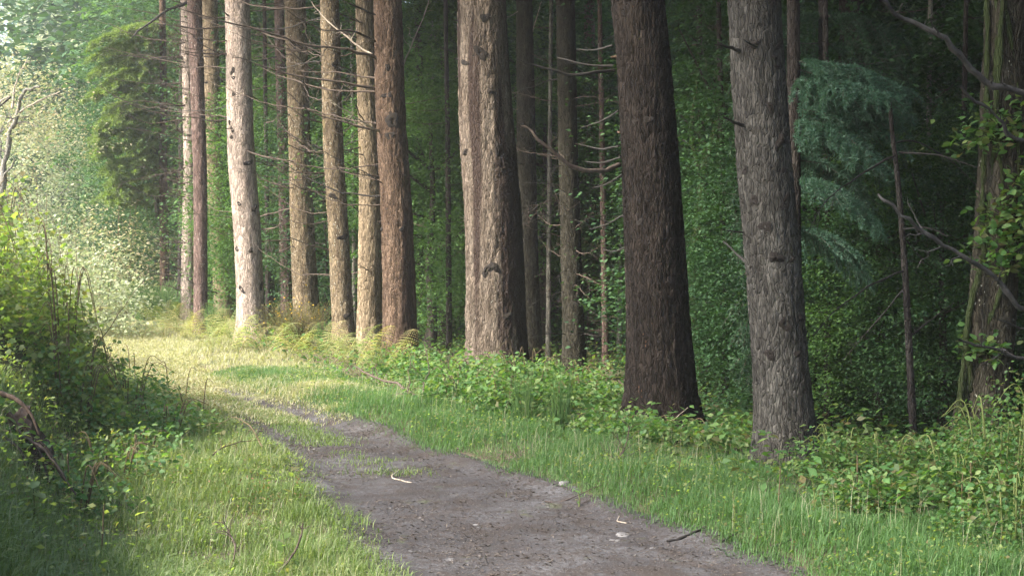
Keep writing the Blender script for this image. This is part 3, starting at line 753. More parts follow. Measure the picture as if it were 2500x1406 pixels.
# ------------------------------------------------------------------ the ivy-wound tree and the near branches at the right
YW = 11.0
def lp(px, py, d=0.0, Y=YW): return W(px, py, Y + d)
base = W(2375, 1185, YW); base[2] = g1(base[0], YW) - .06
ivy = thing('ivy_wound_tree', 'old tree wound with thick mossy ivy stems, leaning outward at the forest edge', 'tree', tuple(base))
ptsW = [np.zeros(3), lp(2415, 850) - base, lp(2440, 400) - base, lp(2462, 0) - base, lp(2500, -1200) - base]
ptsW = [p for p in ptsW]
me, axW = trunk_mesh('trunk', ptsW, [.20, .185, .17, .16, .1], M['bark_moss'], 41, lp(2462, -60)[2] - base[2], .012, 1, .35, .015)
link('trunk', me, ivy)
rg = np.random.default_rng(8)
vines = [
    [(2320, 1130), (2335, 1030), (2352, 900), (2365, 790), (2392, 640), (2398, 500), (2404, 380), (2410, 200), (2412, 0)],
    [(2375, 1165), (2362, 1050), (2358, 940), (2382, 860), (2410, 800), (2440, 720), (2462, 640), (2470, 520), (2478, 330), (2470, 130), (2452, 0)],
    [(2395, 1160), (2388, 1080), (2372, 980), (2368, 900), (2358, 830), (2372, 740), (2402, 620), (2420, 470), (2430, 300), (2440, 150), (2448, -20)],
    [(2440, 420), (2456, 300), (2462, 220), (2440, 120), (2452, 0)],
    [(2420, 700), (2440, 560), (2448, 450), (2436, 330), (2428, 200), (2434, 60), (2430, -30)],
    [(2470, 700), (2482, 520), (2488, 360), (2482, 180), (2490, 0)],
    [(2350, 1150), (2352, 1060), (2345, 960), (2358, 860), (2362, 760), (2385, 700)],
]
for k, v in enumerate(vines):
    P = catmull(np.array([lp(px, py, -.10 - .08 * ((k * 37) % 5) / 5 - .06 * math.sin(i * 1.3 + k)) for i, (px, py) in enumerate(v)]) - base, 60)
    mb = MB(); r = (.022, .020, .024, .015, .013, .014, .012)[k]
    mb.tube(P + rg.normal(size=P.shape) * .003, r * (1 + .15 * rg.normal(size=60)), 8)
    link('ivy_stem', mb.mesh('ivy_stem', M['vine']), ivy)
mb = MB()
for cx, cyp, n, sx, sz in [(2450, 590, 240, .16, .12), (2470, 530, 160, .12, .08), (2480, 300, 220, .2, .1), (2400, 850, 140, .10, .06), (2410, 330, 120, .16, .08), (2480, 460, 120, .1, .1), (2440, 640, 90, .1, .05)]:
    c = lp(cx, cyp, -.22) - base
    P = c + rg.normal(size=(n, 3)) * np.array([sx, .12, sz])
    leaves_into(mb, P, rg.uniform(.05, .085, n), LEAF_OVAL, rg, .9)
link('leaves', mb.mesh('leaves', M['leaf_bramble']), ivy, kind='stuff')
link('crown', CANOPY[0], ivy, tuple(np.array(ptsW[4]) + [0, 0, -.3]), None, (1.1, 1.1, 1.1))

# tree standing just outside the frame whose bare limbs reach in
base = np.array([2.75 + 1.35, 9.4, 0.0]); base[2] = g1(base[0], base[1]) - .05
lt = thing('bare_limbed_tree', 'tree at the picture edge sending four bare dark limbs across the ivy-wound tree', 'tree', tuple(base))
me, axL = trunk_mesh('trunk', [(0, 0, 0), (.05, 0, 6), (.1, 0, 15)], [.2, .17, .05], M['bark_moss'], 43, 5, .012, 1, .3, .025)
link('trunk', me, lt)
link('crown', CANOPY[1], lt, (0, 0, 6.2), None, (1.1, 1.1, 1.1))
def limb(pts, r0, r1, tw=2):
    P = np.array([W(px, py, Yp) for px, py, Yp in pts])
    c, r = axL(P[0][2] - base[2])
    start = base + c
    P = np.vstack([[start[0], start[1], P[0][2] - .25]], ) if False else np.vstack([[start[0], start[1], P[0][2] + (P[0][2] - P[1][2]) * .6], P]) - base
    mb = twiggy(P, r0 * .8, r1 * .8, rb, tw + 5, tl=.13, sides=9)
    link('limb', mb.mesh('limb', M['limb']), lt)
limb([(2500, 232, 9.0), (2420, 185, 8.9), (2370, 130, 8.8), (2310, 85, 8.7), (2240, 40, 8.6), (2180, -10, 8.5)], .030, .016)
limb([(2500, 335, 9.1), (2450, 305, 9.0), (2390, 255, 8.9), (2335, 218, 8.8)], .020, .010)
limb([(2510, 755, 9.0), (2440, 700, 8.9), (2370, 645, 8.8), (2300, 580, 8.7), (2240, 525, 8.6), (2195, 478, 8.5), (2180, 462, 8.5)], .024, .011)
limb([(2505, 880, 9.0), (2450, 855, 8.9), (2400, 835, 8.8), (2368, 815, 8.7)], .017, .009)
limb([(2505, 810, 9.2), (2460, 800, 9.1), (2425, 785, 9.0)], .010, .005)

# ------------------------------------------------------------------ fir boughs
def bough_mb(P, twig_len, rg, mb_n, mb_w, density=1.0, nl=.045, droop=.6):
    """needle-covered bough along P: side twigs in a flat drooping spray, needles as slim leaves"""
    n = 24; Q_ = catmull(P, n)
    mb_w.tube(Q_, np.linspace(.014, .004, n), 5)
    L = np.linalg.norm(Q_[-1] - Q_[0])
    pts = []; dirs = []
    for i in range(2, n):
        d = Q_[i] - Q_[i - 1]; d /= np.linalg.norm(d)
        side = np.cross(d, [0, 0, 1]); side /= np.linalg.norm(side) + 1e-9
        t = i / n
        for s_ in (-1, 1):
            l = twig_len * (1.1 - .75 * t) * rg.uniform(.7, 1.2)
            dd = d * .75 + side * s_ * .8 + rg.normal(size=3) * .12
            m = 9; tt = np.linspace(0, 1, m)[:, None]
            T_ = Q_[i] + dd * l * tt - np.array([0, 0, 1]) * droop * l * tt ** 2
            mb_w.tube(T_[[0, 4, 8]], [.004, .003, .0015], 3)
            k = int(l * 480 * density)
            u = rg.random(k) * (m - 1); j = np.minimum(u.astype(int), m - 2); f = (u - j)[:, None]
            pts.append(T_[j] * (1 - f) + T_[j + 1] * f); dirs.append(np.repeat(dd[None] / np.linalg.norm(dd), k, 0) - np.array([0, 0, droop]) * (u / (m - 1))[:, None])
    P_ = np.concatenate(pts); D = np.concatenate(dirs)
    leaves_into(mb_n, P_ + rg.normal(size=P_.shape) * .004, nl * rg.uniform(.7, 1.2, len(P_)), LEAF_SIMPLE, rg, .1, D * 1.0 + rg.normal(size=D.shape) * .75, .32)

def fir(name, label, key_pts, trunk_r, boughs, mat, Y, seed, twig_len=.4, density=1.0, nl=.045, bark='bark_black', trunk_H=None, category='tree', droop=.9):
    rg = np.random.default_rng(seed)
    base = W(*key_pts[0], Y); base[2] = g1(base[0], Y) - .05
    t = thing(name, label, category, tuple(base))
    P = np.vstack([[0, 0, 0]] + [W(px, py, Y) - base for px, py in key_pts[1:]])
    n = len(P)
    me, ax = trunk_mesh('trunk', P, np.linspace(trunk_r, trunk_r * .55, n), M[bark], seed, P[-1, 2] - .2, .004, 1.5, .2, .012)
    link('trunk', me, t)
    for b in boughs:
        mn, mw = MB(), MB()
        Pb = np.array([W(px, py, Y + d) for px, py, d in b]) - base
        bough_mb(Pb, twig_len, rg, mn, mw, density, nl, droop)
        br = link('bough', mw.mesh('bough', M['twig']), t)
        link('needles', mn.mesh('needles', M[mat], smooth=False), br, kind='stuff')
    return t, base

# fir behind the knotted trunk, its blue-green boughs drooping across the gap
fb = []
rf = np.random.default_rng(5)
for k_, (y0, ln, tip, d0) in enumerate([(150, 250, 60, -.4), (172, 275, 48, .2), (195, 225, 40, -.8), (235, 240, 70, .5), (215, 265, 55, -.3), (265, 250, 75, -.1), (300, 190, 85, -.6), (330, 230, 85, .2), (390, 170, 105, .5), (440, 200, 100, -.3), (560, 170, 110, .2)]):
    x0 = 1936
    fb.append([(x0, y0, 0), (x0 + ln * .3, y0 + 6, d0 * .4), (x0 + ln * .65, y0 + tip * .35, d0 * .8), (x0 + ln, y0 + tip, d0 * 1.2)])
fir('drooping_fir_tree', 'fir with drooping blue-green boughs reaching out behind the knotted trunk', [(1940, 1100), (1938, 700), (1936, 300), (1934, -300)], .09, fb, 'needle_blue', 12.6, 51, .42, 1.5, .042, droop=.55)
base = W(2234, 1170, 11.6); base[2] = g1(base[0], 11.6) - .05
sap = thing('bare_sapling_tree', 'thin dark leafless sapling stem beside the drooping fir boughs', 'tree', tuple(base))
mb = MB(); P = catmull(np.array([[0, 0, 0]] + [W(px, py, 11.6) - base for px, py in [(2228, 1020), (2222, 900), (2214, 740), (2205, 600), (2190, 420), (2180, 340), (2172, 250)]]), 50)
mb.tube(P, np.linspace(.036, .016, 50) * (1 + .05 * np.random.default_rng(3).normal(size=50)), 10); link('trunk', mb.mesh('trunk', M['bark_black']), sap)
for k, (pts, tw) in enumerate([([(2188, 380, 0), (2100, 420, -.2), (2020, 470, -.4), (1960, 560, -.6)], 6), ([(2195, 372, 0), (2290, 380, -.2), (2380, 410, -.4)], 6), ([(2208, 660, 0), (2120, 690, -.2), (2040, 740, -.4), (1990, 800, -.5)], 6), ([(2212, 700, 0), (2130, 800, .3), (2060, 880, .5)], 5), ([(2220, 820, 0), (2280, 780, .3), (2330, 740, .5)], 4), ([(2185, 350, 0), (2240, 350, .2), (2330, 400, .4), (2400, 470, .5)], 5), ([(2200, 560, 0), (2260, 555, -.2), (2310, 580, -.3)], 4)]):
    P = np.array([W(px, py, 11.6 + d) for px, py, d in pts]) - base
    link('branch', twiggy(P, .009, .003, rb, tw, tl=.25).mesh('branch', M['twig_dark']), sap)
# shaded fir behind it
sh = []
for yy in range(40, 860, 70):
    for s_ in (-1, 1):
        sh.append([(2010, yy, 0), (2010 + s_ * 90, yy + 5, -.2), (2010 + s_ * 190, yy + 55, -.3)])
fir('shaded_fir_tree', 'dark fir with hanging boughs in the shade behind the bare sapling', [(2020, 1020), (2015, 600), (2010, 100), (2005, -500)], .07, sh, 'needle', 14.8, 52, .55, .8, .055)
sh = []
for yy in range(-30, 560, 70):
    for s_ in (-1, 1):
        sh.append([(1665 + 20 * s_, yy, 0), (1665 + s_ * 65, yy + 10, .3), (1665 + s_ * 120, yy + 60, .4)])
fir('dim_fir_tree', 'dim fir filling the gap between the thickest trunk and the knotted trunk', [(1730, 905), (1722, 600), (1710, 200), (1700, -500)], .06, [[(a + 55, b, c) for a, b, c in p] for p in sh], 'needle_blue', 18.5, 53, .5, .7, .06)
sh = []
for yy in range(70, 470, 36):
    u_ = rb.uniform(-35, 35)
    sh.append([(400, yy - 10, 0), (345, yy - 8, -.4), (280 + u_, yy + 8 + u_ * .2, -.8), (205 + yy * .22 + u_, yy + 34 + u_ * .5, -1.1)])
    sh.append([(400, yy, 0), (360, yy - 5, .5), (310 - u_, yy + 6, 1.0), (255 + yy * .15 - u_, yy + 28, 1.4)])
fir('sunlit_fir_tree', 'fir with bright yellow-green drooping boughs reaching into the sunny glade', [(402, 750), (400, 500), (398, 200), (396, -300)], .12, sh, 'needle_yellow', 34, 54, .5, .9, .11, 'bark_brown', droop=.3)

# ------------------------------------------------------------------ broadleaved trees
def crown_leaves(name, mat, ax, n_clump, per, leaf, seed, clump=(.40, .13), shell=.35, leafshape=LEAF_SIMPLE, up=1.3, lump=.4):
    """layered sprays of leaves, each spray a loose flat plate, over a very uneven crown"""
    rg = np.random.default_rng(seed); mb = MB()
    d = rg.normal(size=(n_clump * 2, 3)); d /= np.linalg.norm(d, axis=1)[:, None]
    rad = shell + (1 - shell) * rg.random(len(d)) ** .5
    C = d * rad[:, None] * np.array(ax)
    C *= (1 + lump * vnoise(d * 2.6 + seed, seed))[:, None]
    hole = vnoise(C * .9 + 3.1, seed + 9)
    C = C[np.argsort(-hole)[:n_clump]]                      # leave real gaps between the sprays
    n_clump = len(C)
    sc = rg.uniform(.5, 1.5, n_clump)
    P = rg.normal(size=(n_clump * per, 3)) * np.array([clump[0], clump[0], clump[1]]) * np.repeat(sc, per)[:, None]
    o = C * np.array([1, 1, 0]); o /= np.linalg.norm(o, axis=1)[:, None] + 1e-6
    P[:, 2] -= (P * np.repeat(o, per, 0)).sum(1) * .35      # sprays droop outwards
    P = P + np.repeat(C, per, 0)
    out = np.repeat(o, per, 0); out[:, 2] -= .35
    rnd = np.clip(np.repeat(rg.random(n_clump), per) * .6 + rg.random(len(P)) * .4, 0, .999)
    leaves_into(mb, P, leaf * rg.uniform(.6, 1.3, len(P)), leafshape, rg, up, out + rg.normal(size=out.shape) * .6, 1.05, rnd)
    return mb.mesh(name, M[mat], smooth=False)

CR = {}
for k in range(3):
    CR['dark%d' % k] = crown_leaves('crown', 'leaf_dark', (2.7, 2.7, 5.0), 440, 90, .10, 200 + k)
CR['mid0'] = crown_leaves('crown', 'leaf_mid', (2.5, 2.5, 4.2), 400, 90, .10, 210)
CR['mid1'] = crown_leaves('crown', 'leaf_mid', (2.5, 2.5, 4.2), 400, 90, .10, 211)
CR['thin'] = crown_leaves('crown', 'leaf_mid', (2.5, 2.5, 4.2), 110, 60, .11, 215, (.5, .2), up=.7)
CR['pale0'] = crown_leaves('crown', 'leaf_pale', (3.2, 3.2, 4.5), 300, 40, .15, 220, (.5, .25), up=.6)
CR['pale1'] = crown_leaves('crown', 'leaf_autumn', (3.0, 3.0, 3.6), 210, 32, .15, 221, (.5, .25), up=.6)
CR['far0'] = crown_leaves('crown', 'leaf_mid', (4.0, 4.0, 5.5), 420, 30, .36, 230, (.8, .35))
CR['far1'] = crown_leaves('crown', 'leaf_dark', (3.6, 3.6, 6.5), 420, 30, .36, 231, (.8, .35))

_btr = []
for k in range(3):
    rg = np.random.default_rng(300 + k); mb = MB()
    P = np.array([[0, 0, -.2], [.05, .03, 1.2], [-.06, .05, 2.6], [.1, -.05, 4.2], [.0, 0, 6.5]])
    mb.tube(catmull(P, 22), np.linspace(.16, .05, 22) * (1 + .4 * np.exp(-np.linspace(0, 12, 22))), 12)
    for _ in range(9):
        z0 = rg.uniform(1.2, 5.6); a = rg.uniform(0, 2 * PI); l = rg.uniform(1.2, 2.4)
        d = np.array([math.cos(a), math.sin(a), rg.uniform(.2, .7)])
        mb.tube(catmull(np.array([[0, 0, z0], d * l * .5 + [0, 0, z0], d * l + [0, 0, z0 + .2 * l]]), 9), np.linspace(.05, .012, 9), 6)
    _btr.append(mb)
BTRUNK = {m: [b.mesh('trunk', M[m]) for b in _btr] for m in ('bark_black', 'bark_moss', 'bark_pale')}

def broadleaf(px, Y, kind, scale, seed, label, group, zc=4.6, tm='bark_moss', sz=1.0, name='broadleaf_tree', sink=0.0):
    x = wx(px, Y); z = g1(x, Y)
    t = thing(name, label, 'tree', (x, Y, z - .05 - sink), group, (0, 0, seed * 2.4))
    link('trunk', BTRUNK[tm][seed % 3], t, None, None, (scale, scale, scale * sz))
    link('crown', CR[kind], t, (0, 0, zc * scale * sz), (0, 0, seed * .9), (scale, scale, scale * sz))
    return t

gW = 'leafy trees walling off the wood behind the trunks'
WL = ['dark leafy tree behind the pale pinkish trunk and the thin purple-brown trunk', 'mid green leafy tree behind the olive lichen-flecked trunk', 'dark leafy tree behind the rust-brown trunk',
      'green leafy tree in the wide gap between the rust-brown and the broad streaked trunk', 'dark leafy tree hidden mostly by the broad streaked trunk', 'dark leafy tree behind the mossy twiggy trunk',
      'lighter green tree at the back of the gap beside the light grey leaning trunk', 'dark tree mostly hidden by the thickest trunk', 'dark leafy tree between the thickest trunk and the knotted trunk',
      'dark leafy tree directly behind the knotted trunk', 'dark broad tree around the black ivy-leaved trunk', 'green tree seen past the bare sapling stem', 'brighter green tree behind the ivy-wound tree',
      'dark leafy tree behind the bare dark limbs', 'dark tree at the frame edge beyond the corner shrubs', 'low dark tree touching the shady side of the curved mossy trunk']
rg = np.random.default_rng(61)
k = 0
for px, Y, kind, s_ in [(690, 33, 'dark0', 1.0), (820, 31, 'mid0', .95), (960, 28, 'dark1', .95), (1080, 25.5, 'mid1', .85), (1200, 27, 'dark2', .9), (1340, 27, 'dark0', .95), (1475, 38, 'mid0', 1.1), (1560, 33, 'dark1', .95),
                      (1760, 24, 'dark2', .9), (1905, 19.5, 'dark0', .75), (2110, 17.5, 'dark1', .72), (2240, 23, 'mid1', .8), (2360, 21, 'mid0', .75), (2480, 17, 'dark2', .75), (2600, 15, 'dark0', .75), (1830, 17, 'dark1', .62)]:
    broadleaf(px, Y, kind, s_, k, WL[k], gW, 4.4, 'bark_black' if k % 2 else 'bark_moss'); k += 1
UL = ['leafy understorey tree low in the gap beside the rust-brown trunk', 'leafy understorey tree low between the streaked and the mossy trunk', 'leafy understorey tree low in the gap before the thickest trunk', 'leafy understorey tree low between the two nearest trunks', 'leafy understorey tree touching the shady side of the knotted trunk', 'leafy understorey tree low under the fir boughs', 'leafy understorey tree around the leaning sapling', 'leafy understorey tree at the foot of the ivy-wound tree', 'small leafy tree beside the knotted trunk, below the lowest fir bough', 'small green tree just behind the bare sapling stem', 'small dark tree between the bare sapling and the ivy-wound tree', 'leafy understorey tree behind the pale pinkish trunk', 'leafy understorey tree between the white-flecked and the olive trunk']
for i_, (px, Y, kind, s_) in enumerate([(1050, 23.5, 'mid0', .62), (1330, 24.5, 'mid1', .62), (1490, 28, 'mid0', .6), (1780, 19.5, 'dark1', .55), (1850, 15.8, 'dark2', .42), (2060, 16.5, 'dark0', .5), (2230, 16.5, 'mid1', .48), (2400, 14.5, 'mid0', .42), (1985, 14.4, 'dark1', .40), (2150, 14.0, 'mid1', .38), (2300, 13.4, 'dark2', .36), (660, 29, 'mid1', .65), (800, 27, 'dark0', .6)]):
    broadleaf(px, Y, kind, s_, 170 + i_, UL[i_], gW, 4.2, 'bark_black')
for px in range(500, 2900, 190):
    Y = rg.uniform(36, 44); broadleaf(px + rg.uniform(-40, 40), Y, ['dark0', 'mid1', 'dark2', 'mid0'][k % 4], rg.uniform(1.1, 1.4), k, 'leafy tree deep in the wood, glimpsed in gaps of the foliage wall', 'trees deep in the wood', 4.5); k += 1
for px in range(300, 3000, 260):
    Y = rg.uniform(52, 64); broadleaf(px + rg.uniform(-40, 40), Y, ['far0', 'far1'][k % 2], rg.uniform(1.0, 1.3), k, 'leafy tree deep in the wood, glimpsed in gaps of the foliage wall', 'trees deep in the wood', 6.2); k += 1
# the oak with shade beneath at the left end of the row
broadleaf(385, 36.5, 'dark1', .78, 91, 'dark glossy leaved oak spreading behind the far end of the trunk row', None, 4.6, 'bark_moss', name='oak_tree')
broadleaf(385, 40, 'mid0', .72, 92, 'green rounded tree at the far turn of the track beside the dark oak', None, 3.6, 'bark_moss', name='rounded_tree')
broadleaf(372, 43, 'dark2', .78, 93, 'tall dark green tree whose crown fills the top above the sunlit fir', None, 9.0, 'bark_moss', 1.0, name='tall_tree')
broadleaf(420, 45, 'dark0', 1.0, 94, 'dark tree seen between the sunlit fir and the far end of the trunk row', None, 5.0, 'bark_moss', 1.0, name='shaded_tree')
# glade trees in the sunny haze
gl = 'pale trees in the hazy glade'
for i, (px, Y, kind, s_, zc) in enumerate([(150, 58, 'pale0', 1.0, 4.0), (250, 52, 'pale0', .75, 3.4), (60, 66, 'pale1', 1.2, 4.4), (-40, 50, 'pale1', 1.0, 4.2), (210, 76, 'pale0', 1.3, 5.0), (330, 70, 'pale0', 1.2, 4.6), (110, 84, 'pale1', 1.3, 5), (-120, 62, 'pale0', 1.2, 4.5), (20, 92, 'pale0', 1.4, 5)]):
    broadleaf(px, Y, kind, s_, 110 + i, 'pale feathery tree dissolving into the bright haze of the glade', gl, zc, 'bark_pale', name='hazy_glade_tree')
for i in range(22):
    px = -260 + i * 42 + rg.uniform(-15, 15); Y = rg.uniform(125, 180)
    if -160 < px < 110: continue
    broadleaf(px, Y, ['far1', 'far0'][i % 2], rg.uniform(1.3, 1.8), 140 + i, 'blue-grey tree on the far wooded slope beyond the glade', 'far trees on the slope', 6.5, 'bark_black', name='far_slope_tree')
# the wood goes on beside the shady corner
for i, (x, y, s_) in enumerate([(7.2, 9.5, 1.0), (6.4, 5.0, .95), (9.5, 13.5, 1.1), (8.8, 2.0, 1.1), (11.5, 8.0, 1.1), (11.5, 18.5, 1.2), (14.5, 13, 1.2), (14, 24, 1.2), (5.2, -.5, .9), (9.5, -3.5, 1.1), (13, 2.5, 1.2), (17.5, 20, 1.2)]):
    t = thing('corner_wood_tree', 'dark leafy tree of the wood beyond the shady corner', 'tree', (x, y, g1(x, y) - .05), 'trees beyond the shady corner', (0, 0, i * 1.9))
    link('trunk', BTRUNK['bark_black'][i % 3], t, None, None, s_)
    link('crown', CR['dark%d' % (i % 3)], t, (0, 0, 5.0 * s_), (0, 0, i * .7), s_)
# unseen trees added beside the viewpoint, crowns raised to shade near track and trunks
for i, (x, y, s_, cz, cr) in enumerate([(-12.4, 2.3, 1.5, 17.6, 'mid0'), (-9.6, -2.8, 1.55, 17.4, 'mid1'), (-6.8, -8.1, 1.55, 17.0, 'mid0')]):
    t = thing('unseen_shade_tree', 'unseen leafy tree added beside the viewpoint to shade the near track', 'tree', (x, y, g1(x, y) - .05), 'unseen trees added beside the viewpoint for shade', (0, 0, i * 1.3))
    link('trunk', BTRUNK['bark_moss'][i % 3], t, None, None, (s_, s_, cz / 6.0))
    link('crown', CR[cr], t, (0, 0, cz), (0, 0, i), (s_, s_, s_ * (.95 if cz > 15 else 1.0)))
# bare-limbed hawthorn leaning in the glade
base = W(-10, 640, 30); base[2] = g1(base[0], 30) - .05
hw = thing('hawthorn_tree', 'thin pale-limbed hawthorn with sparse yellowing leaves in the hazy glade', 'tree', tuple(base))
mb = twiggy(np.array([[0, 0, 0], W(-6, 480, 30) - base, W(5, 340, 30) - base, W(25, 270, 30) - base, W(50, 222, 29.8) - base, W(85, 205, 29.6) - base]), .09, .02, rb, 10, tl=.25)
link('trunk', mb.mesh('trunk', M['bark_pale']), hw)
for pts in ([(20, 300, 30), (60, 265, 29.8), (110, 240, 29.6), (150, 225, 29.5)], [(15, 330, 30), (50, 300, 30), (90, 310, 30)], [(-10, 260, 30), (5, 245, 30), (26, 235, 30)], [(30, 265, 30), (40, 200, 30.2), (70, 140, 30.3)]):
    mb = twiggy(np.array([W(*p) for p in pts]) - base, .03, .008, rb, 12, tl=.35)
    link('branch', mb.mesh('branch', M['twig_pale']), hw)
mb = MB()
for cx, cyp in [(40, 190), (90, 200), (140, 230), (60, 260), (110, 290), (170, 300), (20, 170), (100, 330), (200, 350), (60, 330)]:
    n = 160; leaves_into(mb, W(cx, cyp, 30) - base + rg.normal(size=(n, 3)) * np.array([.35, .5, .2]), rg.uniform(.05, .09, n), LEAF_SIMPLE, rg, .6)
link('leaves', mb.mesh('leaves', M['leaf_autumn'], False), hw, kind='stuff')

# leafy ivy clothing the black trunk T
t, axis, base, Y = TREES['T']
mb = MB(); n = 4200
h = rg.uniform(.2, wz(0, Y) - base[2] + .5, n); a = rg.uniform(0, 2 * PI, n)
cc = np.array([axis(x)[0] for x in h]); rr = np.array([axis(x)[1] for x in h]) + np.abs(rg.normal(size=n)) * .22 + .02
leaves_into(mb, cc + np.stack([np.cos(a) * rr, np.sin(a) * rr, 0 * a], 1), rg.uniform(.06, .10, n), LEAF_SIMPLE, rg, .5, np.stack([np.cos(a), np.sin(a), -.4 + 0 * a], 1))
link('ivy', mb.mesh('ivy', M['leaf_dark'], False), t, kind='stuff')
# small ivy patch on trunk J
t, axis, base, Y = TREES['J']
mb = MB(); n = 130
h = wz(310, Y) - base[2] + rg.normal(size=n) * .28; a = -PI / 2 + rg.normal(size=n) * .5
cc = np.array([axis(x)[0] for x in h]); rr = np.array([axis(x)[1] for x in h]) + .01
leaves_into(mb, cc + np.stack([np.cos(a) * rr, np.sin(a) * rr, 0 * a], 1), rg.uniform(.04, .08, n), LEAF_SIMPLE, rg, .3, np.stack([np.cos(a), np.sin(a), -.8 + 0 * a], 1))
link('ivy', mb.mesh('ivy', M['leaf_mid'], False), t, kind='stuff')
# curved mossy stem between B and A; leaning dark stem
base = W(1712, 1000, 17); base[2] = g1(base[0], 17) - .05
t = thing('mossy_sapling_tree', 'curved moss-green young trunk between the two nearest big trunks', 'tree', tuple(base))
mb = MB(); P = catmull(np.array([[0, 0, 0], W(1700, 800, 17) - base, W(1688, 690, 17) - base, W(1700, 600, 17) - base, W(1712, 500, 17) - base, W(1722, 400, 17) - base, W(1748, 320, 17) - base, W(1775, 230, 17) - base, W(1790, 50, 17) - base]), 60)
mb.tube(P, np.linspace(.085, .045, 60) * (1 + .06 * rg.normal(size=60)), 12); link('trunk', mb.mesh('trunk', M['vine']), t)
mb = twiggy(np.array([W(1716, 440, 17), W(1690, 360, 17), W(1685, 280, 17), W(1700, 150, 17)]) - base, .04, .015, rb, 4); link('branch', mb.mesh('branch', M['vine']), t)
base = W(2188, 1150, 14); base[2] = g1(base[0], 14) - .05
t = thing('leaning_sapling_tree', 'dark leaning young trunk low beside the bare fir stem', 'tree', tuple(base))
mb = twiggy(np.array([[0, 0, 0], W(2200, 1080, 14) - base, W(2215, 1000, 14.1) - base, W(2250, 920, 14.2) - base, W(2275, 860, 14.3) - base, W(2290, 700, 14.4) - base]), .055, .03, rb, 6, tl=.2)
link('trunk', mb.mesh('trunk', M['bark_moss']), t)

# ------------------------------------------------------------------ shrubs, brambles, ferns
LEAFOBJ = {}
def leaf_obj_mesh(kind, mat):
    if (kind, mat) not in LEAFOBJ:
        Lf, q, t = {'lobed': LEAF_LOBED, 'oval': LEAF_OVAL}[kind]
        LEAFOBJ[(kind, mat)] = make_mesh('leaf', Lf, [q if q is not None else np.zeros((0, 4), int), t if t is not None else np.zeros((0, 3), int)], M[mat], np.full(len(Lf), .1))
    return LEAFOBJ[(kind, mat)]

def shrub(name, label, category, x, y, rx, ry, h, n_leaf, leaf, mat, seed, group=None, shape='lobed', n_obj=0, canes=8, cane_mat='cane', arch=.35, hug=.0):
    rg = np.random.default_rng(seed)
    z = g1(x, y)
    t = thing(name, label, category, (x, y, z), group)
    allP = []; tips = []
    mbc = []
    for k in range(canes):
        a = rg.uniform(0, 2 * PI); l = rg.uniform(.6, 1.0)
        l *= .8
        e = np.array([math.cos(a) * rx * l, math.sin(a) * ry * l, h * rg.uniform(.55, 1.0)])
        p0 = np.array([math.cos(a) * rx * .2, math.sin(a) * ry * .2, 0])
        e[2] += g1(x + e[0], y + e[1]) - z; p0[2] = g1(x + p0[0], y + p0[1]) - z - .05
        m = np.array([(p0[0] + e[0]) * .45, (p0[1] + e[1]) * .45, max(e[2], h * .75) * (1 + arch * .3)])
        P = catmull(np.array([p0, m, e]), 14)
        mb = MB(); mb.tube(P, np.linspace(.007, .002, 14), 5)
        link('cane', mb.mesh('cane', M[cane_mat]), t)
        allP.append(P)
    C = np.concatenate(allP)
    # leaves spread over a lumpy dome
    d = rg.normal(size=(n_leaf, 3)); d[:, 2] = np.abs(d[:, 2]); d /= np.linalg.norm(d, axis=1)[:, None]
    lump = 1 + .28 * vnoise(d * 3.0 + seed, seed)
    rad = (rg.random(n_leaf) ** .45) * lump
    P = d * rad[:, None] * np.array([rx, ry, h * .92])
    gz = G(x + P[:, 0], y + P[:, 1]) - z
    P[:, 2] = P[:, 2] + gz + .04
    sel = np.zeros(n_leaf, bool)
    if n_obj:
        view = np.array([x, y, z - CAM_H]); view = view / np.linalg.norm(view)
        score = -(P @ view) / ry + P[:, 2] / h * .7 + rg.random(n_leaf) * .5
        sel[np.argsort(-score)[:n_obj]] = True
    mb = MB()
    out = P * np.array([1, 1, .0]); out /= np.linalg.norm(out, axis=1)[:, None] + 1e-6; out[:, 2] = -.25
    rest = ~sel
    leaves_into(mb, P[rest], leaf * rg.uniform(.35, 1.2, rest.sum()), LEAF_SIMPLE if shape == 'simple' else (LEAF_LOBED if shape == 'lobed' else LEAF_OVAL), rg, .7, out[rest] + rg.normal(size=(rest.sum(), 3)) * .4)
    link('leaves', mb.mesh('leaves', M[mat], False), t, kind='stuff')
    if n_obj:
        Ms = frames(n_obj, .9, rg, out[sel]); Ps = P[sel]; me = leaf_obj_mesh('lobed' if shape == 'lobed' else 'oval', mat)
        for i in range(n_obj):
            s_ = leaf * rg.uniform(.55, 1.25)
            o = bpy.data.objects.new('leaf', me); COL.objects.link(o); o.parent = t
            m4 = Matrix([[*(Ms[i][r_] * s_), Ps[i][r_]] for r_ in range(3)] + [[0, 0, 0, 1]])
            o.matrix_local = m4
    return t

# left thicket on the bank
TH = [(11.5, -4.35, .9, .9, 1.15), (12.6, -4.7, 1.0, 1.0, 1.35), (14.2, -5.0, 1.0, 1.1, 1.5), (13.6, -4.1, .7, .8, .95), (16.2, -5.9, 1.0, 1.2, 1.25), (15.6, -4.8, .7, .8, .7), (18.6, -7.1, 1.1, 1.3, 1.15), (18.4, -6.2, .8, .9, .6), (12.4, -3.6, .6, .7, .7), (11.4, -4.9, .8, .6, .9)]
TL = ['leafy bramble bush on the bank just above the old stump', 'tall bright leafed bush at the picture edge, top of the left bank', 'tallest sunlit bush crowning the bank, behind the first bramble bushes', 'lower bramble bush spilling down the bank towards the track',
      'broad bright green bush halfway along the bank', 'rounded bramble bush leaning over the verge mid-bank', 'far bright bush where the bank meets the hazy glade', 'low far bush at the edge of the sunny track', 'small dark bramble bush at the foot of the bank', 'sparse bramble bush high on the bank behind the old stump']
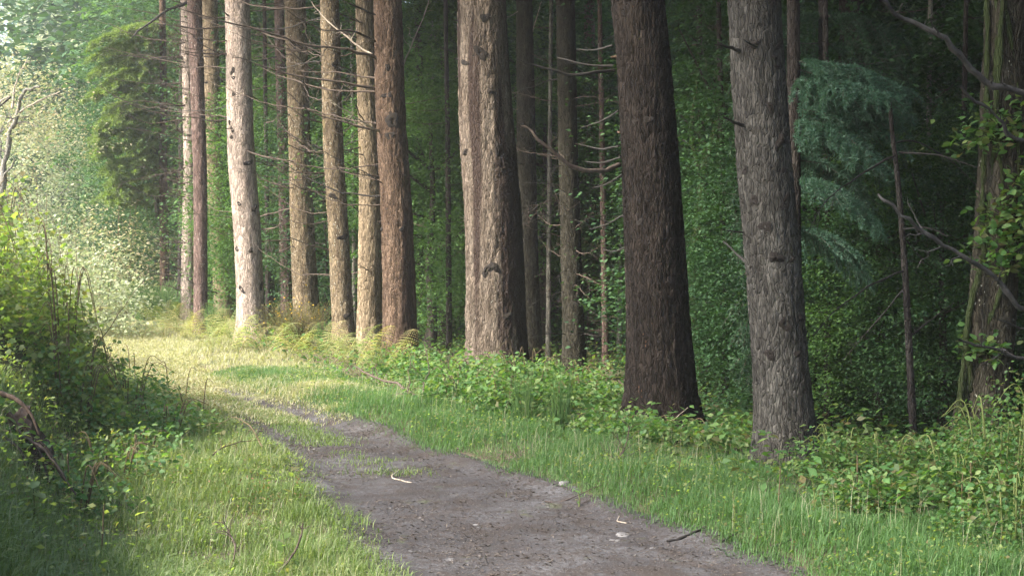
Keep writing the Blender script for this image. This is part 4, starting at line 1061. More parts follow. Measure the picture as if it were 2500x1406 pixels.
for i, (y, x, rx, ry, h) in enumerate(TH):
    shrub('bramble_bush', TL[i], 'bush', x - .28, y, rx * .92, ry, h, [2700, 3300, 3100, 2200, 2800, 2200, 2200, 1900, 1200, 800][i], .056, 'leaf_bright', 400 + i, 'bushes on the left bank', 'lobed', 120 if y < 16 else 40, 9)
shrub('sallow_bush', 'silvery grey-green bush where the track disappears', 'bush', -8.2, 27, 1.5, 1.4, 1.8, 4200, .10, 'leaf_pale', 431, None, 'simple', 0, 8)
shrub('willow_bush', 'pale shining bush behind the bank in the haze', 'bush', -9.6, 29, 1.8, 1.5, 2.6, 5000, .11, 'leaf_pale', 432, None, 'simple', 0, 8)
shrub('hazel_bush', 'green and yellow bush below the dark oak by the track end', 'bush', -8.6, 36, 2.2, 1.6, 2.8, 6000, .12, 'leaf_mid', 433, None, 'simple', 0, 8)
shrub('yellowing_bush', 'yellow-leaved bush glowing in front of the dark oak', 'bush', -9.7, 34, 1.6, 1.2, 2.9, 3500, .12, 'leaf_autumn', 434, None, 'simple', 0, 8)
for i, (x, y, rx, ry, h) in enumerate([(-3.75, 13.7, .65, .5, .5), (-3.15, 12.7, .55, .45, .34), (-3.75, 12.0, .6, .5, .5), (-4.1, 14.9, .65, .55, .55), (-3.0, 11.3, .45, .4, .26), (-2.9, 10.2, .5, .4, .24), (-2.8, 8.9, .45, .35, .3)]):
    shrub('verge_bramble', ['dark bramble spreading over the verge below the bank bushes', 'low bramble reaching towards the bend of the track', 'bramble mound at the bank foot above the near lawn', 'bramble mound beside the brown seeding weeds', 'thin trailing bramble in the middle of the left verge', 'low trailing bramble on the near verge beyond the stump', 'small bramble close to the old stump'][i], 'bramble', x, y, rx, ry, h, 900 if i < 4 else 450, .055, 'leaf_fresh', 520 + i, 'brambles on the left verge', 'oval', 60, 7)
# seeding weeds leaning into the track from the left verge
for i, (x, y, r_, h) in enumerate([(float(pl(15.6)) - .1, 15.6, .45, .42), (float(pl(17.4)) - .15, 17.4, .5, .45), (float(pl(14.2)) - .35, 14.2, .4, .38), (float(pl(19.8)) - .2, 19.8, .5, .4)]):
    shrub('seeding_weed', ['brown seeding weed leaning over the track edge below the bank', 'tall brown seeding weed farther along the left track edge', 'short reddish weed at the wide bend of the verge', 'farthest brown weed where the sunny track narrows'][i], 'weed', x, y, r_, r_, h, 1300, .02, 'seed_weed', 450 + i, 'seeding weeds at the track edge', 'simple', 0, 2, 'cane', .1)
# bramble bank on the right of the track
BR = [(1060, 16.2, .75, .6, .62), (1180, 15.4, .75, .6, .72), (1290, 14.8, .7, .6, .78), (1385, 15.6, .6, .6, .75), (1120, 14.2, .5, .4, .42), (1240, 13.6, .5, .4, .45), (1350, 13.8, .5, .45, .5), (1450, 14.6, .5, .5, .55), (1000, 17.6, .5, .5, .55), (1500, 12.6, .5, .45, .4), (1660, 11.8, .55, .4, .36), (1760, 11.9, .5, .5, .36), (1810, 13.2, .5, .5, .4), (1580, 11.9, .45, .4, .34)]
BL = ['bramble bush at the foot of the broad streaked trunk', 'tall leafy bramble before the broad streaked trunk', 'highest bramble bush, between the streaked trunk and the mossy twiggy trunk', 'bramble mound around the foot of the mossy twiggy trunk', 'low bramble spilling towards the fallen branch', 'low bramble in front of the highest bramble bush', 'low bramble among tall grass stems', 'bramble clump just before the thickest trunk', 'small bramble beside the rust-brown trunk foot', 'low leafy clump by the light side of the thickest trunk', 'leafy clump hiding the foot of the thickest trunk', 'leafy clump between the thickest and the knotted trunk', 'leafy clump in shade behind the knotted trunk', 'low clump of leaves at the verge under the thickest trunk']
for i, (px, y, rx, ry, h) in enumerate(BR):
    shrub('bramble_clump', BL[i], 'bramble', wx(px, y), y, rx, ry, h * (.68 if i < 9 else .5), 2100 if rx > .55 else 1100, .055, 'leaf_fresh', 460 + i, 'brambles along the trunks', 'oval', 90, 6)
# right-hand corner weeds
RC = [(2440, 8.6, .5, .45, .85), (2500, 9.2, .6, .5, 1.1), (2330, 8.7, .35, .35, .6), (2470, 7.7, .4, .4, .55), (2150, 9.8, .45, .4, .45), (2270, 9.9, .5, .4, .5), (2120, 8.6, .3, .3, .35), (2420, 10.2, .5, .5, .7), (2050, 9.9, .35, .3, .5), (2600, 10, .8, .7, 1.2)]
RL = ['leafy shrub in front of the ivy-wound tree', 'large leafy shrub closing the corner below the bare limbs', 'upright weed clump with tall brown stems', 'low leafy weed at the very corner', 'weed clump in the grass below the bare fir stem', 'weed clump between the bare fir stem and the ivy-wound tree', 'small leafy weed in the grass near the track edge', 'shrub wrapped round the foot of the ivy-wound tree', 'broad-leaved weed against the knotted trunk foot', 'shrub at the frame edge behind the corner shrubs']
for i, (px, y, rx, ry, h) in enumerate(RC):
    shrub('weed_shrub', RL[i], 'shrub', wx(px, y), y, rx, ry, h * .72, 1700 if rx < .5 else 2800, .037, 'leaf_bramble', 490 + i, 'leafy weeds in the shady corner', 'oval', 90, 7, 'stem_green')

# bracken
def frond_mesh(seed, L=.75):
    rg = np.random.default_rng(seed); mb = MB()
    t = np.linspace(0, 1, 16)
    P = np.stack([0 * t, L * t * (1 - .12 * t), .55 * L * np.sin(t * 2.0) * .9], 1)
    mb.tube(P, np.linspace(.005, .0015, 16), 3, .35)
    for i in range(3, 16):
        u = t[i]; l = L * .34 * (1 - u) ** .8 * min(1, (u) * 4) + .02
        for s_ in (-1, 1):
            d = np.array([s_ * .93, .38, -.12]); d /= np.linalg.norm(d)
            m = 6
            v = np.linspace(.08, 1, m); B = P[i] + d * l * v[:, None] + np.array([0, 0, -.25]) * l * v[:, None] ** 2
            ax_ = np.array([-d[1] * s_, d[0] * s_, 0]) 
            wdt = .17 * l * (1 - v) ** .7 + .004
            for sgn in (-1, 1):
                tip = B + ax_ * sgn * wdt[:, None] + d * l * .05
                base2 = B + d * l * .10
                Vv = np.stack([B, base2, tip], 1).reshape(-1, 3)
                mb.add(Vv, None, np.arange(3 * m).reshape(-1, 3), rg.random() * .3 + .2)
    return mb.mesh('frond', M['fern'], False)
FR = [frond_mesh(600 + k) for k in range(3)]
rg = np.random.default_rng(66)
fl = 'yellow-green bracken fern in the sunny bank below the trunks'
FS = [(500, 22.4), (540, 23.3), (575, 21.8), (610, 22.0), (655, 21.6), (640, 20.6), (580, 20.4), (735, 20.3), (790, 20.2), (700, 19.8), (840, 19.4), (870, 18.9), (450, 25.3), (470, 24.0), (520, 21.2), (760, 19.2), (810, 18.6), (900, 18.2), (430, 27.5), (405, 29.5), (380, 31), (550, 25.2), (960, 18.3), (400, 26.5), (860, 17.6), (930, 17.2)]
for i, (px, y) in enumerate(FS):
    x = wx(px, y); t = thing('bracken_fern', fl, 'fern', (x, y, g1(x, y)), 'bracken along the sunny verge')
    for k in range(int(rg.integers(6, 10))):
        a = rg.uniform(0, 2 * PI); s_ = rg.uniform(.55, 1.0)
        o = link('frond', FR[k % 3], t, (0, 0, .02), (R(rg.uniform(-5, 30)), R(rg.uniform(-12, 12)), a), s_)
t = thing('bracken_fern', 'fern fronds overhanging the track from the left bank', 'fern', (-6.6, 20.5, g1(-6.6, 20.5) + .1))
for k in range(7): link('frond', FR[k % 3], t, (0, 0, .1), (R(10), 0, -PI / 2 + (k - 3) * .5), 1.3)

# gorse and broom
def wispy(name, label, cat, x, y, r, h, n, mat, seed, flowers=0, curl=.15, spread=.5, width=.004):
    rg = np.random.default_rng(seed); z = g1(x, y)
    t = thing(name, label, cat, (x, y, z))
    mb = MB()
    for k in range(n):
        a = rg.uniform(0, 2 * PI); rr = r * math.sqrt(rg.random()) * .4; hh = h * rg.uniform(.55, 1.05)
        p0 = np.array([math.cos(a) * rr, math.sin(a) * rr, -.03])
        lean = np.array([math.cos(a), math.sin(a), 0]) * r * spread * rg.uniform(.2, 1.1)
        tt = np.linspace(0, 1, 5)[:, None]
        P = p0 + np.array([0, 0, hh]) * tt + lean * tt ** 1.5 + rg.normal(size=(5, 3)) * curl * .06 * tt
        mb.tube(P, np.linspace(width, width * .4, 5), 3, rg.random())
    link('foliage', mb.mesh('foliage', M[mat]), t, kind='stuff')
    if flowers or name == 'gorse_bush':
        mb = MB(); P = rg.normal(size=(1500, 3)) * np.array([r * .5, r * .5, h * .3]) + [0, 0, h * .5]; P[:, 2] = np.clip(P[:, 2], .03, h)
        leaves_into(mb, P, rg.uniform(.03, .07, len(P)), LEAF_SIMPLE, rg, .1, None, .3); link('spines', mb.mesh('spines', M[mat], False), t, kind='stuff')
        mb = MB(); P = rg.normal(size=(flowers, 3)) * np.array([r * .55, r * .5, h * .25]) + [0, 0, h * .75]
        leaves_into(mb, P, rg.uniform(.025, .04, len(P)), LEAF_OVAL, rg, .6); link('flowers', mb.mesh('flowers', M['gorse_flower'], False), t, kind='stuff')
    return t
wispy('gorse_bush', 'brownish spiny gorse bush dotted with yellow flowers at the trunk feet', 'bush', wx(722, 22.6), 22.6, .5, .74, 480, 'gorse', 701, 90, .6, 1.0)
wispy('broom_bush', 'upright bright green broom tuft among the pink trunks', 'bush', wx(525, 25.5), 25.5, .3, .62, 340, 'broom', 702, spread=.6)
wispy('broom_bush', 'feathery green broom beside the end of the track', 'bush', wx(370, 33), 33, .8, .95, 600, 'broom', 703, spread=.7, width=.007)
wispy('broom_bush', 'thin broom tuft between the gorse and the olive flecked trunk', 'bush', wx(795, 22), 22, .25, .5, 180, 'broom', 704, spread=.5)
wispy('broom_bush', 'hazy broom tuft at the foot of the narrow dark trunk', 'bush', wx(410, 30.5), 30.5, .5, .7, 380, 'broom', 705, spread=.7, width=.006)
wispy('rush_tuft', 'tuft of dark upright rushes among the brambles', 'rushes', wx(1365, 12.6), 12.6, .22, .55, 70, 'broom', 706, spread=.3)
wispy('rush_tuft', 'tuft of thin rushes in front of the thickest trunk', 'rushes', wx(1275, 13.0), 13.0, .2, .5, 50, 'broom', 707, spread=.3)

# ------------------------------------------------------------------ grass
def blades(name, P, h, wdt, mat, rg, label, category, lean=.35):
    n = len(P)
    a = rg.uniform(0, 2 * PI, n)
    dirx = np.stack([np.cos(a), np.sin(a), 0 * a], 1); side = np.stack([-np.sin(a), np.cos(a), 0 * a], 1)
    ln = rg.uniform(.1, 1.0, n)[:, None] * lean
    up = np.array([0, 0, 1.])
    hh = h[:, None]; ww = wdt[:, None]
    b0 = P - side * ww * .5; b1 = P + side * ww * .5
    m = P + up * hh * .55 + dirx * hh * ln * .35
    m0 = m - side * ww * .42; m1 = m + side * ww * .42
    tp = P + up * hh * (1 - ln * .35) + dirx * hh * ln * 1.3
    V = np.stack([b0, b1, m0, m1, tp], 1).reshape(-1, 3)
    o = (np.arange(n) * 5)[:, None]
    q = np.array([[0, 1, 3, 2]]) + o; tr = np.array([[2, 3, 4]]) + o
    patch = (n2(P[:, 0], P[:, 1], .9, 71, 2) * .5 + .5)
    rn = np.repeat(np.clip(patch * .45 + rg.random(n) * .55, 0, .999), 5)
    me = make_mesh(name, V, [q, tr], M[mat], rn)
    return link(name, me, kind='stuff', label=label, category=category)

def scatter(n, xfun, y0, y1, rg, ypow=1.0):
    y = y0 + (y1 - y0) * rg.random(n) ** ypow
    lo, hi = xfun(y)
    x = lo + (hi - lo) * rg.random(n)
    return x, y
rg = np.random.default_rng(72)
def keep(x, y, dens): return rg.random(len(x)) < dens

# short verge grass left of the track
x, y = scatter(120000, lambda y: (pl(y) - np.interp(y, [5, 10, 14, 20], [2.4, 2.4, 1.7, 1.4]), pl(y) + .16), 5.8, 20, rg, 1.5)
d = pl(y) - x
k = keep(x, y, np.clip((d + .2) / .35 + .35 * n2(x, y, 3, 81), 0, 1)); x, y, d = x[k], y[k], d[k]
P = np.stack([x, y, G(x, y) - .01], 1)
tuft = np.clip(n2(x, y, 1.8, 82) * .9 + .55, .15, 1.4)
blades('grass', P, rg.uniform(.06, .25, len(P)) * tuft * np.interp(d, [-.2, .3], [.55, 1]), rg.uniform(.003, .006, len(P)), 'grass', rg, 'short bright green grass on the verge left of the track', 'grass', 1.35)
# verge grass right of the track
x, y = scatter(150000, lambda y: (pr(y) - .14, pr(y) + np.interp(y, [6, 9, 12, 16, 20], [2.6, 2.6, 2.0, 1.6, 1.2])), 6.2, 19, rg, 1.4)
e = x - pr(y)
k = keep(x, y, np.clip((e + .14) / .3 + .3 * n2(x, y, 3, 83), 0, 1) * np.interp(e, [1.2, 2.6], [1, .35])); x, y, e = x[k], y[k], e[k]
P = np.stack([x, y, G(x, y) - .01], 1)
tuft = np.clip(n2(x, y, 1.5, 84) * .9 + .6, .2, 1.5)
blades('grass', P, rg.uniform(.05, .18, len(P)) * tuft * np.interp(e, [-.15, .4], [.45, 1]), rg.uniform(.0025, .0055, len(P)), 'grass_cool', rg, 'fine green grass on the verge between the track and the trunks', 'grass', 1.25)
# dry pale grass along the far sunny stretch and down the middle of the track
x, y = scatter(100000, lambda y: (pl(y) - .5, pr(y) + np.interp(y, [14, 20, 30], [1.0, 1.5, 2.0])), 14.2, 42, rg, 1.5)
u = (x - pl(y)) / (pr(y) - pl(y))
rut = np.exp(-((u - .22) / .13) ** 2) + np.exp(-((u - .78) / .13) ** 2)
k = keep(x, y, np.clip(1 - rut * np.interp(y, [14, 18, 24], [1.0, .8, .55]), .02, 1) * np.interp(y, [14, 16.5], [.35, 1]) * np.where((u > .02) & (u < .98), np.interp(y, [15, 19], [.55, .95]), 1)); x, y, u = x[k], y[k], u[k]
P = np.stack([x, y, G(x, y) - .01], 1)
hh = np.where((u > 0) & (u < 1), np.interp(y, [15, 19], [.4, .7]), 1.0)
blades('grass', P, rg.uniform(.04, .17, len(P)) * hh * np.clip(n2(P[:, 0], P[:, 1], 1.3, 95) + .7, .25, 1.5), rg.uniform(.004, .009, len(P)), 'grass_dry', rg, 'pale dry grass in the sunlit far stretch of the track', 'grass', 1.3)
x, y = scatter(60000, lambda y: (pl(y) - .05, pr(y) + .05), 13.6, 30, rg, 1.4)
u = (x - pl(y)) / (pr(y) - pl(y))
rut = np.exp(-((u - .8) / .13) ** 2) * np.interp(y, [14, 17, 21], [1, .95, .2]) + np.exp(-((u - .15) / .12) ** 2) * np.interp(y, [13.5, 15, 17], [1, .5, .1])
k = keep(x, y, np.clip((1 - rut) * np.clip(.75 + n2(x, y, 1.2, 96), .15, 1) * np.interp(y, [13.6, 15], [.3, 1]), 0, 1)); x, y = x[k], y[k]
blades('grass', np.stack([x, y, G(x, y)], 1), rg.uniform(.02, .065, len(x)), rg.uniform(.006, .011, len(x)), 'turf', rg, 'short pale turf over the far stretch of the track', 'grass', 1.3)
# grassy strip in the middle of the track
x, y = scatter(40000, lambda y: (pl(y) + .1, pr(y) - .1), 8.5, 16.5, rg, .8)
u = (x - pl(y)) / (pr(y) - pl(y))
k = keep(x, y, np.exp(-((u - .45) / .16) ** 2) * np.clip(n2(x, y, 1.4, 85) * 2.2 + np.interp(y, [8.5, 10.5, 12, 13], [-.6, -.15, .7, 1.4]), 0, 1)); x, y = x[k], y[k]
P = np.stack([x, y, G(x, y)], 1)
blades('grass', P, rg.uniform(.02, .06, len(P)), rg.uniform(.004, .007, len(P)), 'grass', rg, 'thin short grass growing in the middle of the track', 'grass', .9)
# thin seeding stems standing above both verges
x, y = scatter(2200, lambda y: (pl(y) - np.interp(y, [5, 10, 14, 20], [2.2, 2.2, 1.5, 1.3]), pl(y) - .15), 6.2, 20, rg, 1.2)
x2, y2 = scatter(3000, lambda y: (pr(y) + .15, pr(y) + np.interp(y, [6, 9, 12, 16, 20], [2.6, 2.6, 2.0, 1.6, 1.2])), 6.4, 19, rg, 1.2)
x = np.concatenate([x, x2]); y = np.concatenate([y, y2])
k = keep(x, y, np.clip(.5 + 1.6 * n2(x, y, 1.1, 89), 0.02, 1)); x, y = x[k], y[k]
blades('grass', np.stack([x, y, G(x, y) - .01], 1), rg.uniform(.12, .34, len(x)), rg.uniform(.0012, .0022, len(x)), 'grass_dry', rg, 'thin pale seeding grass stems standing above the verges', 'grass', .55)
# small weed leaves mixed into the verge grass
mb = MB()
x, y = scatter(9000, lambda y: (pl(y) - 2.0, pl(y) + .0), 6.2, 18, rg, 1.3)
x2, y2 = scatter(14000, lambda y: (pr(y) + .05, pr(y) + 2.2), 6.4, 18, rg, 1.2)
x = np.concatenate([x, x2]); y = np.concatenate([y, y2])
k = keep(x, y, np.clip(.35 + 1.8 * n2(x, y, 1.7, 90), 0.02, 1)); x, y = x[k], y[k]
leaves_into(mb, np.stack([x, y, G(x, y) + .02 + rg.random(len(x)) * .13], 1), rg.uniform(.015, .036, len(x)), LEAF_SIMPLE, rg, .7)
link('undergrowth', mb.mesh('undergrowth', M['leaf_bright'], False), kind='stuff', label='small weed leaves mixed into the grass of both verges', category='undergrowth')
# leafy undergrowth over the forest floor and on the bank
mb = MB()
n = 120000
x = rg.uniform(-9, 9, n); y = 8 + 26 * rg.random(n) ** 1.3
e = x - pr(y)
k = (e > 1.0) & (np.abs(x) < y * .42 + .5) & (rg.random(n) < np.clip(.55 + n2(x, y, .8, 86) * 1.2, .12, 1)); x, y = x[k], y[k]
P = np.stack([x, y, G(x, y) + rg.random(len(x)) ** 1.5 * .32], 1)
leaves_into(mb, P, rg.uniform(.05, .10, len(x)), LEAF_SIMPLE, rg, 1.4)
link('undergrowth', mb.mesh('undergrowth', M['leaf_bramble'], False), kind='stuff', label='low leafy ground cover on the floor of the wood', category='undergrowth')
mb = MB()
n = 26000
y = rg.uniform(6.5, 22, n); d = rg.uniform(.5, 3.4, n); x = pl(y) - d
off = np.interp(y, [5, 8, 11, 14, 18], [1.2, 1.2, 1.1, .6, .5])
k = rg.random(n) < np.clip((d - off) * 1.6, .04, 1) * np.clip(.55 + n2(x, y, 1.1, 87), .1, 1); x, y = x[k], y[k]
P = np.stack([x, y, G(x, y) + rg.random(len(x)) ** 1.3 * .34], 1)
leaves_into(mb, P, rg.uniform(.02, .05, len(x)), LEAF_SIMPLE, rg, .8)
link('undergrowth', mb.mesh('undergrowth', M['leaf_bright'], False), kind='stuff', label='low leafy weeds covering the foot of the left bank', category='undergrowth')
mb = MB()
n = 9000
y = rg.uniform(7.0, 19, n); d = rg.uniform(.2, 2.2, n); x = pl(y) - d
k = rg.random(n) < np.clip(n2(x, y, 1.3, 88) * 2.4 - .1, 0, 1); x, y = x[k], y[k]
P = np.stack([x, y, G(x, y) + rg.random(len(x)) * .22], 1)
leaves_into(mb, P, rg.uniform(.012, .028, len(x)), LEAF_SIMPLE, rg, .4)
link('undergrowth', mb.mesh('undergrowth', M['red_weed'], False), kind='stuff', label='reddish seeding weeds scattered through the left verge', category='undergrowth')

# ------------------------------------------------------------------ what lies on the track
def pebble_mb(P, s, rg, mb):
    base_ = np.array([[1, 0, 0], [.3, .95, 0], [-.8, .6, 0], [-.9, -.5, 0], [.2, -1, 0], [0, 0, .55], [0, 0, -.4]])
    T = np.array([[0, 1, 5], [1, 2, 5], [2, 3, 5], [3, 4, 5], [4, 0, 5], [1, 0, 6], [2, 1, 6], [3, 2, 6], [4, 3, 6], [0, 4, 6]])
    n = len(P); a = rg.uniform(0, 2 * PI, n); c, s2 = np.cos(a), np.sin(a)
    B = base_[None] * (1 + rg.normal(size=(n, 7, 3)) * .18) * s[:, None, None]
    X = B[..., 0] * c[:, None] - B[..., 1] * s2[:, None]; Y_ = B[..., 0] * s2[:, None] + B[..., 1] * c[:, None]
    V = np.stack([X, Y_, B[..., 2]], 2) + P[:, None]
    mb.add(V.reshape(-1, 3), None, (T[None] + (np.arange(n) * 7)[:, None, None]).reshape(-1, 3), np.repeat(rg.random(n), 7))
M['gravel'] = leaf_mat('gravel', [(.07, .062, .057), (.10, .092, .088), (.135, .13, .128), (.165, .16, .16), (.085, .073, .066)], 0.0, .8, .3)
mb = MB()
x, y = scatter(13000, lambda y: (pl(y), pr(y)), 6.0, 18, rg, 1.3)
k = keep(x, y, np.clip(.35 + n2(x, y, 1.2, 91) * 1.4, .05, 1)); x, y = x[k], y[k]
pebble_mb(np.stack([x, y, G(x, y) + .003], 1), rg.uniform(.003, .009, len(x)) * (1 + 1.2 * (rg.random(len(x)) > .95)), rg, mb)
link('gravel', mb.mesh('gravel', M['gravel'], False), kind='stuff', label='small stones strewn over the track', category='gravel')
mb = MB()
x, y = scatter(50000, lambda y: (pl(y) - .1, pr(y) + .1), 6.0, 18, rg, 1.3)
k = keep(x, y, np.clip(.35 + 1.5 * n2(x, y, 1.6, 92), .05, 1)); x, y = x[k], y[k]
P = np.stack([x, y, G(x, y) + .012], 1)
leaves_into(mb, P, .008 + .035 * rg.random(len(x)) ** 2, LEAF_SIMPLE, rg, 3.0, None, .4)
link('fallen_leaves', mb.mesh('fallen_leaves', M['litter'], False), kind='stuff', label='brown needles and leaf litter on the track', category='leaf litter')
# flat stones set in the track
for i, (px, py, s_) in enumerate([(1745, 1395, .10), (1640, 1372, .045), (1590, 1318, .05), (1570, 1295, .04), (1500, 1300, .04), (1400, 1305, .045), (1520, 1285, .06), (1440, 1318, .035), (1220, 1362, .05), (1100, 1345, .05), (990, 1320, .045), (905, 1092, .05), (810, 1066, .06), (830, 1060, .045), (860, 1068, .05), (720, 1075, .05), (880, 1082, .06), (600, 1062, .06), (1010, 1118, .05), (1380, 1180, .04), (1690, 1330, .05), (1300, 1330, .04), (1160, 1260, .04), (1660, 1385, .04), (1430, 1215, .035)]):
    Y = 5838.0 / (py - 600); x = wx(px, Y); z = g1(x, Y)
    rs = np.random.default_rng(800 + i); mb = MB(); th = np.arange(10) * 2 * PI / 10
    rr = s_ * (1 + .22 * rs.normal(size=10))
    ring0 = np.stack([rr * np.cos(th) * 1.25, rr * np.sin(th), 0 * th - .02], 1)
    ring1 = ring0 * [.9, .9, 0] + [0, 0, s_ * .16]; ring2 = ring0 * [.5, .5, 0] + [0, 0, s_ * .22] + rs.normal(size=(10, 3)) * s_ * .03
    V = np.vstack([ring0, ring1, ring2, [[0, 0, s_ * .23]]])
    q = [[a * 10 + j, a * 10 + (j + 1) % 10, (a + 1) * 10 + (j + 1) % 10, (a + 1) * 10 + j] for a in range(2) for j in range(10)]
    mb.add(V, q, [[20 + j, 20 + (j + 1) % 10, 30] for j in range(10)])
    link('stone', mb.mesh('stone', M['stone'], False), path, (x, Y, z - s_ * .07), (0, 0, rs.uniform(0, 6)))
# fallen twigs
def ground_twig(name, label, cat, pts, r0, r1, tw, mat, lift=.012, tl=.3):
    P = []
    for px, py in pts:
        Y = 5838.0 / (py - 600); x = wx(px, Y); P.append([x, Y, g1(x, Y) + lift])
    P = np.array(P); b0 = P[0].copy()
    o = link(name, twiggy(P - b0, r0, r1, rb, tw, tl=tl, sub=False).mesh(name, M[mat]), None, tuple(b0))
    o['label'] = label; o['category'] = cat
    return o
ground_twig('fallen_twig', 'dark straight stick lying at the track edge below the knotted trunk', 'twig', [(1630, 1305), (1670, 1300), (1718, 1290)], .010, .006, 1, 'twig_dark')
ground_twig('fallen_twig', 'thin dark stick by the grass in the corner of the track', 'twig', [(1885, 1340), (1930, 1338), (1970, 1336)], .008, .004, 1, 'twig_dark')
ground_twig('fallen_twig', 'thin long twig pointing from the grass onto the track', 'twig', [(1330, 1212), (1380, 1211), (1470, 1201)], .006, .003, 0, 'twig')
ground_twig('fallen_twig', 'pale S-curved twig mid-track', 'twig', [(1005, 1168), (960, 1162), (968, 1150), (985, 1136)], .006, .003, 1, 'twig_pale')
ground_twig('fallen_twig', 'small pale hooked twig near the shady edge of the track', 'twig', [(1530, 1262), (1508, 1256), (1515, 1247)], .005, .003, 0, 'twig_pale')
ground_twig('fallen_twig', 'forked brown twig at the bottom of the track', 'twig', [(1182, 1335), (1205, 1380), (1280, 1396), (1360, 1396)], .006, .003, 3, 'twig_dark')
ground_twig('fallen_twig', 'short dark twig under the leafy weed by the track', 'twig', [(1760, 1315), (1800, 1307)], .008, .004, 1, 'twig_dark')
ground_twig('fallen_twig', 'brown twig lying among the stones on the near track', 'twig', [(1205, 1385), (1150, 1400)], .005, .003, 1, 'twig')

def free_branch(name, label, cat, pts, r0, r1, tw, mat, tl=.3):
    P = np.array([W(*p) for p in pts]); b0 = P[0].copy()
    o = link(name, twiggy(P - b0, r0, r1, rb, tw, tl=tl).mesh(name, M[mat]), None, tuple(b0))
    o['label'] = label; o['category'] = cat
    return o
free_branch('fallen_branch', 'dark fallen branch propped in the brambles, pointing down to the track', 'branch', [(1062, 996, 13.9), (1020, 975, 14.1), (985, 950, 14.4), (940, 925, 14.8), (905, 905, 15.2), (880, 890, 15.6)], .020, .008, 7, 'twig', .35)
free_branch('bare_branch', 'bare upright twig poking from the near verge grass', 'branch', [(670, 1400, 7.3), (700, 1370, 7.3), (718, 1335, 7.3), (728, 1300, 7.3), (732, 1268, 7.3)], .009, .003, 5, 'twig', .3)
free_branch('bare_branch', 'dead spray of dark twigs standing in the near grass', 'branch', [(560, 1400, 7.4), (575, 1340, 7.5), (560, 1300, 7.6), (545, 1270, 7.6)], .006, .002, 10, 'twig', .5)
free_branch('bramble_cane', 'long bare cane slanting up from the bank over the track', 'cane', [(180, 945, 13.2), (215, 880, 13.3), (255, 820, 13.4), (300, 755, 13.5), (355, 685, 13.6)], .008, .003, 3, 'cane', .12)
free_branch('bramble_cane', 'arching bramble cane over the left verge', 'cane', [(640, 1090, 11.2), (618, 1050, 11.4), (590, 1020, 11.6), (560, 1008, 11.7), (520, 1030, 11.6)], .006, .002, 5, 'cane', .25)
free_branch('bramble_cane', 'bare cane curling over the verge grass', 'cane', [(520, 1110, 10.2), (545, 1090, 10.4), (590, 1080, 10.6), (640, 1075, 10.9)], .006, .002, 5, 'cane', .3)
free_branch('dead_shrub', 'leafless tangled twig shrub in the verge before the thickest trunk', 'shrub', [(1512, 1155, 10.6), (1505, 1130, 10.6), (1520, 1105, 10.6), (1535, 1070, 10.6), (1540, 1040, 10.6)], .008, .003, 14, 'twig', .8)
free_branch('dead_shrub', 'dark leafless twigs standing in front of the broad streaked trunk', 'shrub', [(1130, 985, 14.3), (1120, 950, 14.3), (1105, 920, 14.3), (1090, 870, 14.3)], .009, .003, 16, 'twig', .6)
free_branch('bare_branch', 'pale broken stick leaning on the thickest trunk foot', 'branch', [(1600, 1062, 12.6), (1640, 1030, 12.7), (1680, 995, 12.8)], .006, .003, 2, 'twig_pale', .1)
free_branch('dead_shrub', 'reddish dead sprig at the foot of the rust-brown trunk', 'shrub', [(915, 915, 18.6), (918, 890, 18.6), (930, 865, 18.6), (940, 850, 18.6)], .008, .003, 16, 'root', .8)
free_branch('broken_twig', 'tip of a dark twig entering the frame before the hawthorn', 'twig', [(-20, 275, 16), (5, 255, 16), (26, 235, 16)], .014, .009, 0, 'twig_dark')
for i, (px, py, Y, h) in enumerate([(2345, 1400, 8.0, 250), (2362, 1390, 8.0, 260), (2085, 1300, 8.6, 190), (1900, 1330, 8.6, 190), (245, 1400, 7.6, 170), (1655, 1230, 10, 110)]):
    lab = ['tall brown dock stem in the shady corner', 'second tall brown dock stem close beside the first', 'thin dark seed stem by the knotted trunk', 'thin seed stem standing at the grass edge of the track', 'dark green stem in the near verge on the bank side', 'thin seeding stem below the thickest trunk'][i]
    o = free_branch('dock_weed', lab, 'weed', [(px, py, Y), (px + 3, py - h * .5, Y), (px + 8, py - h, Y)], .006, .003, 8, 'cane', .12)

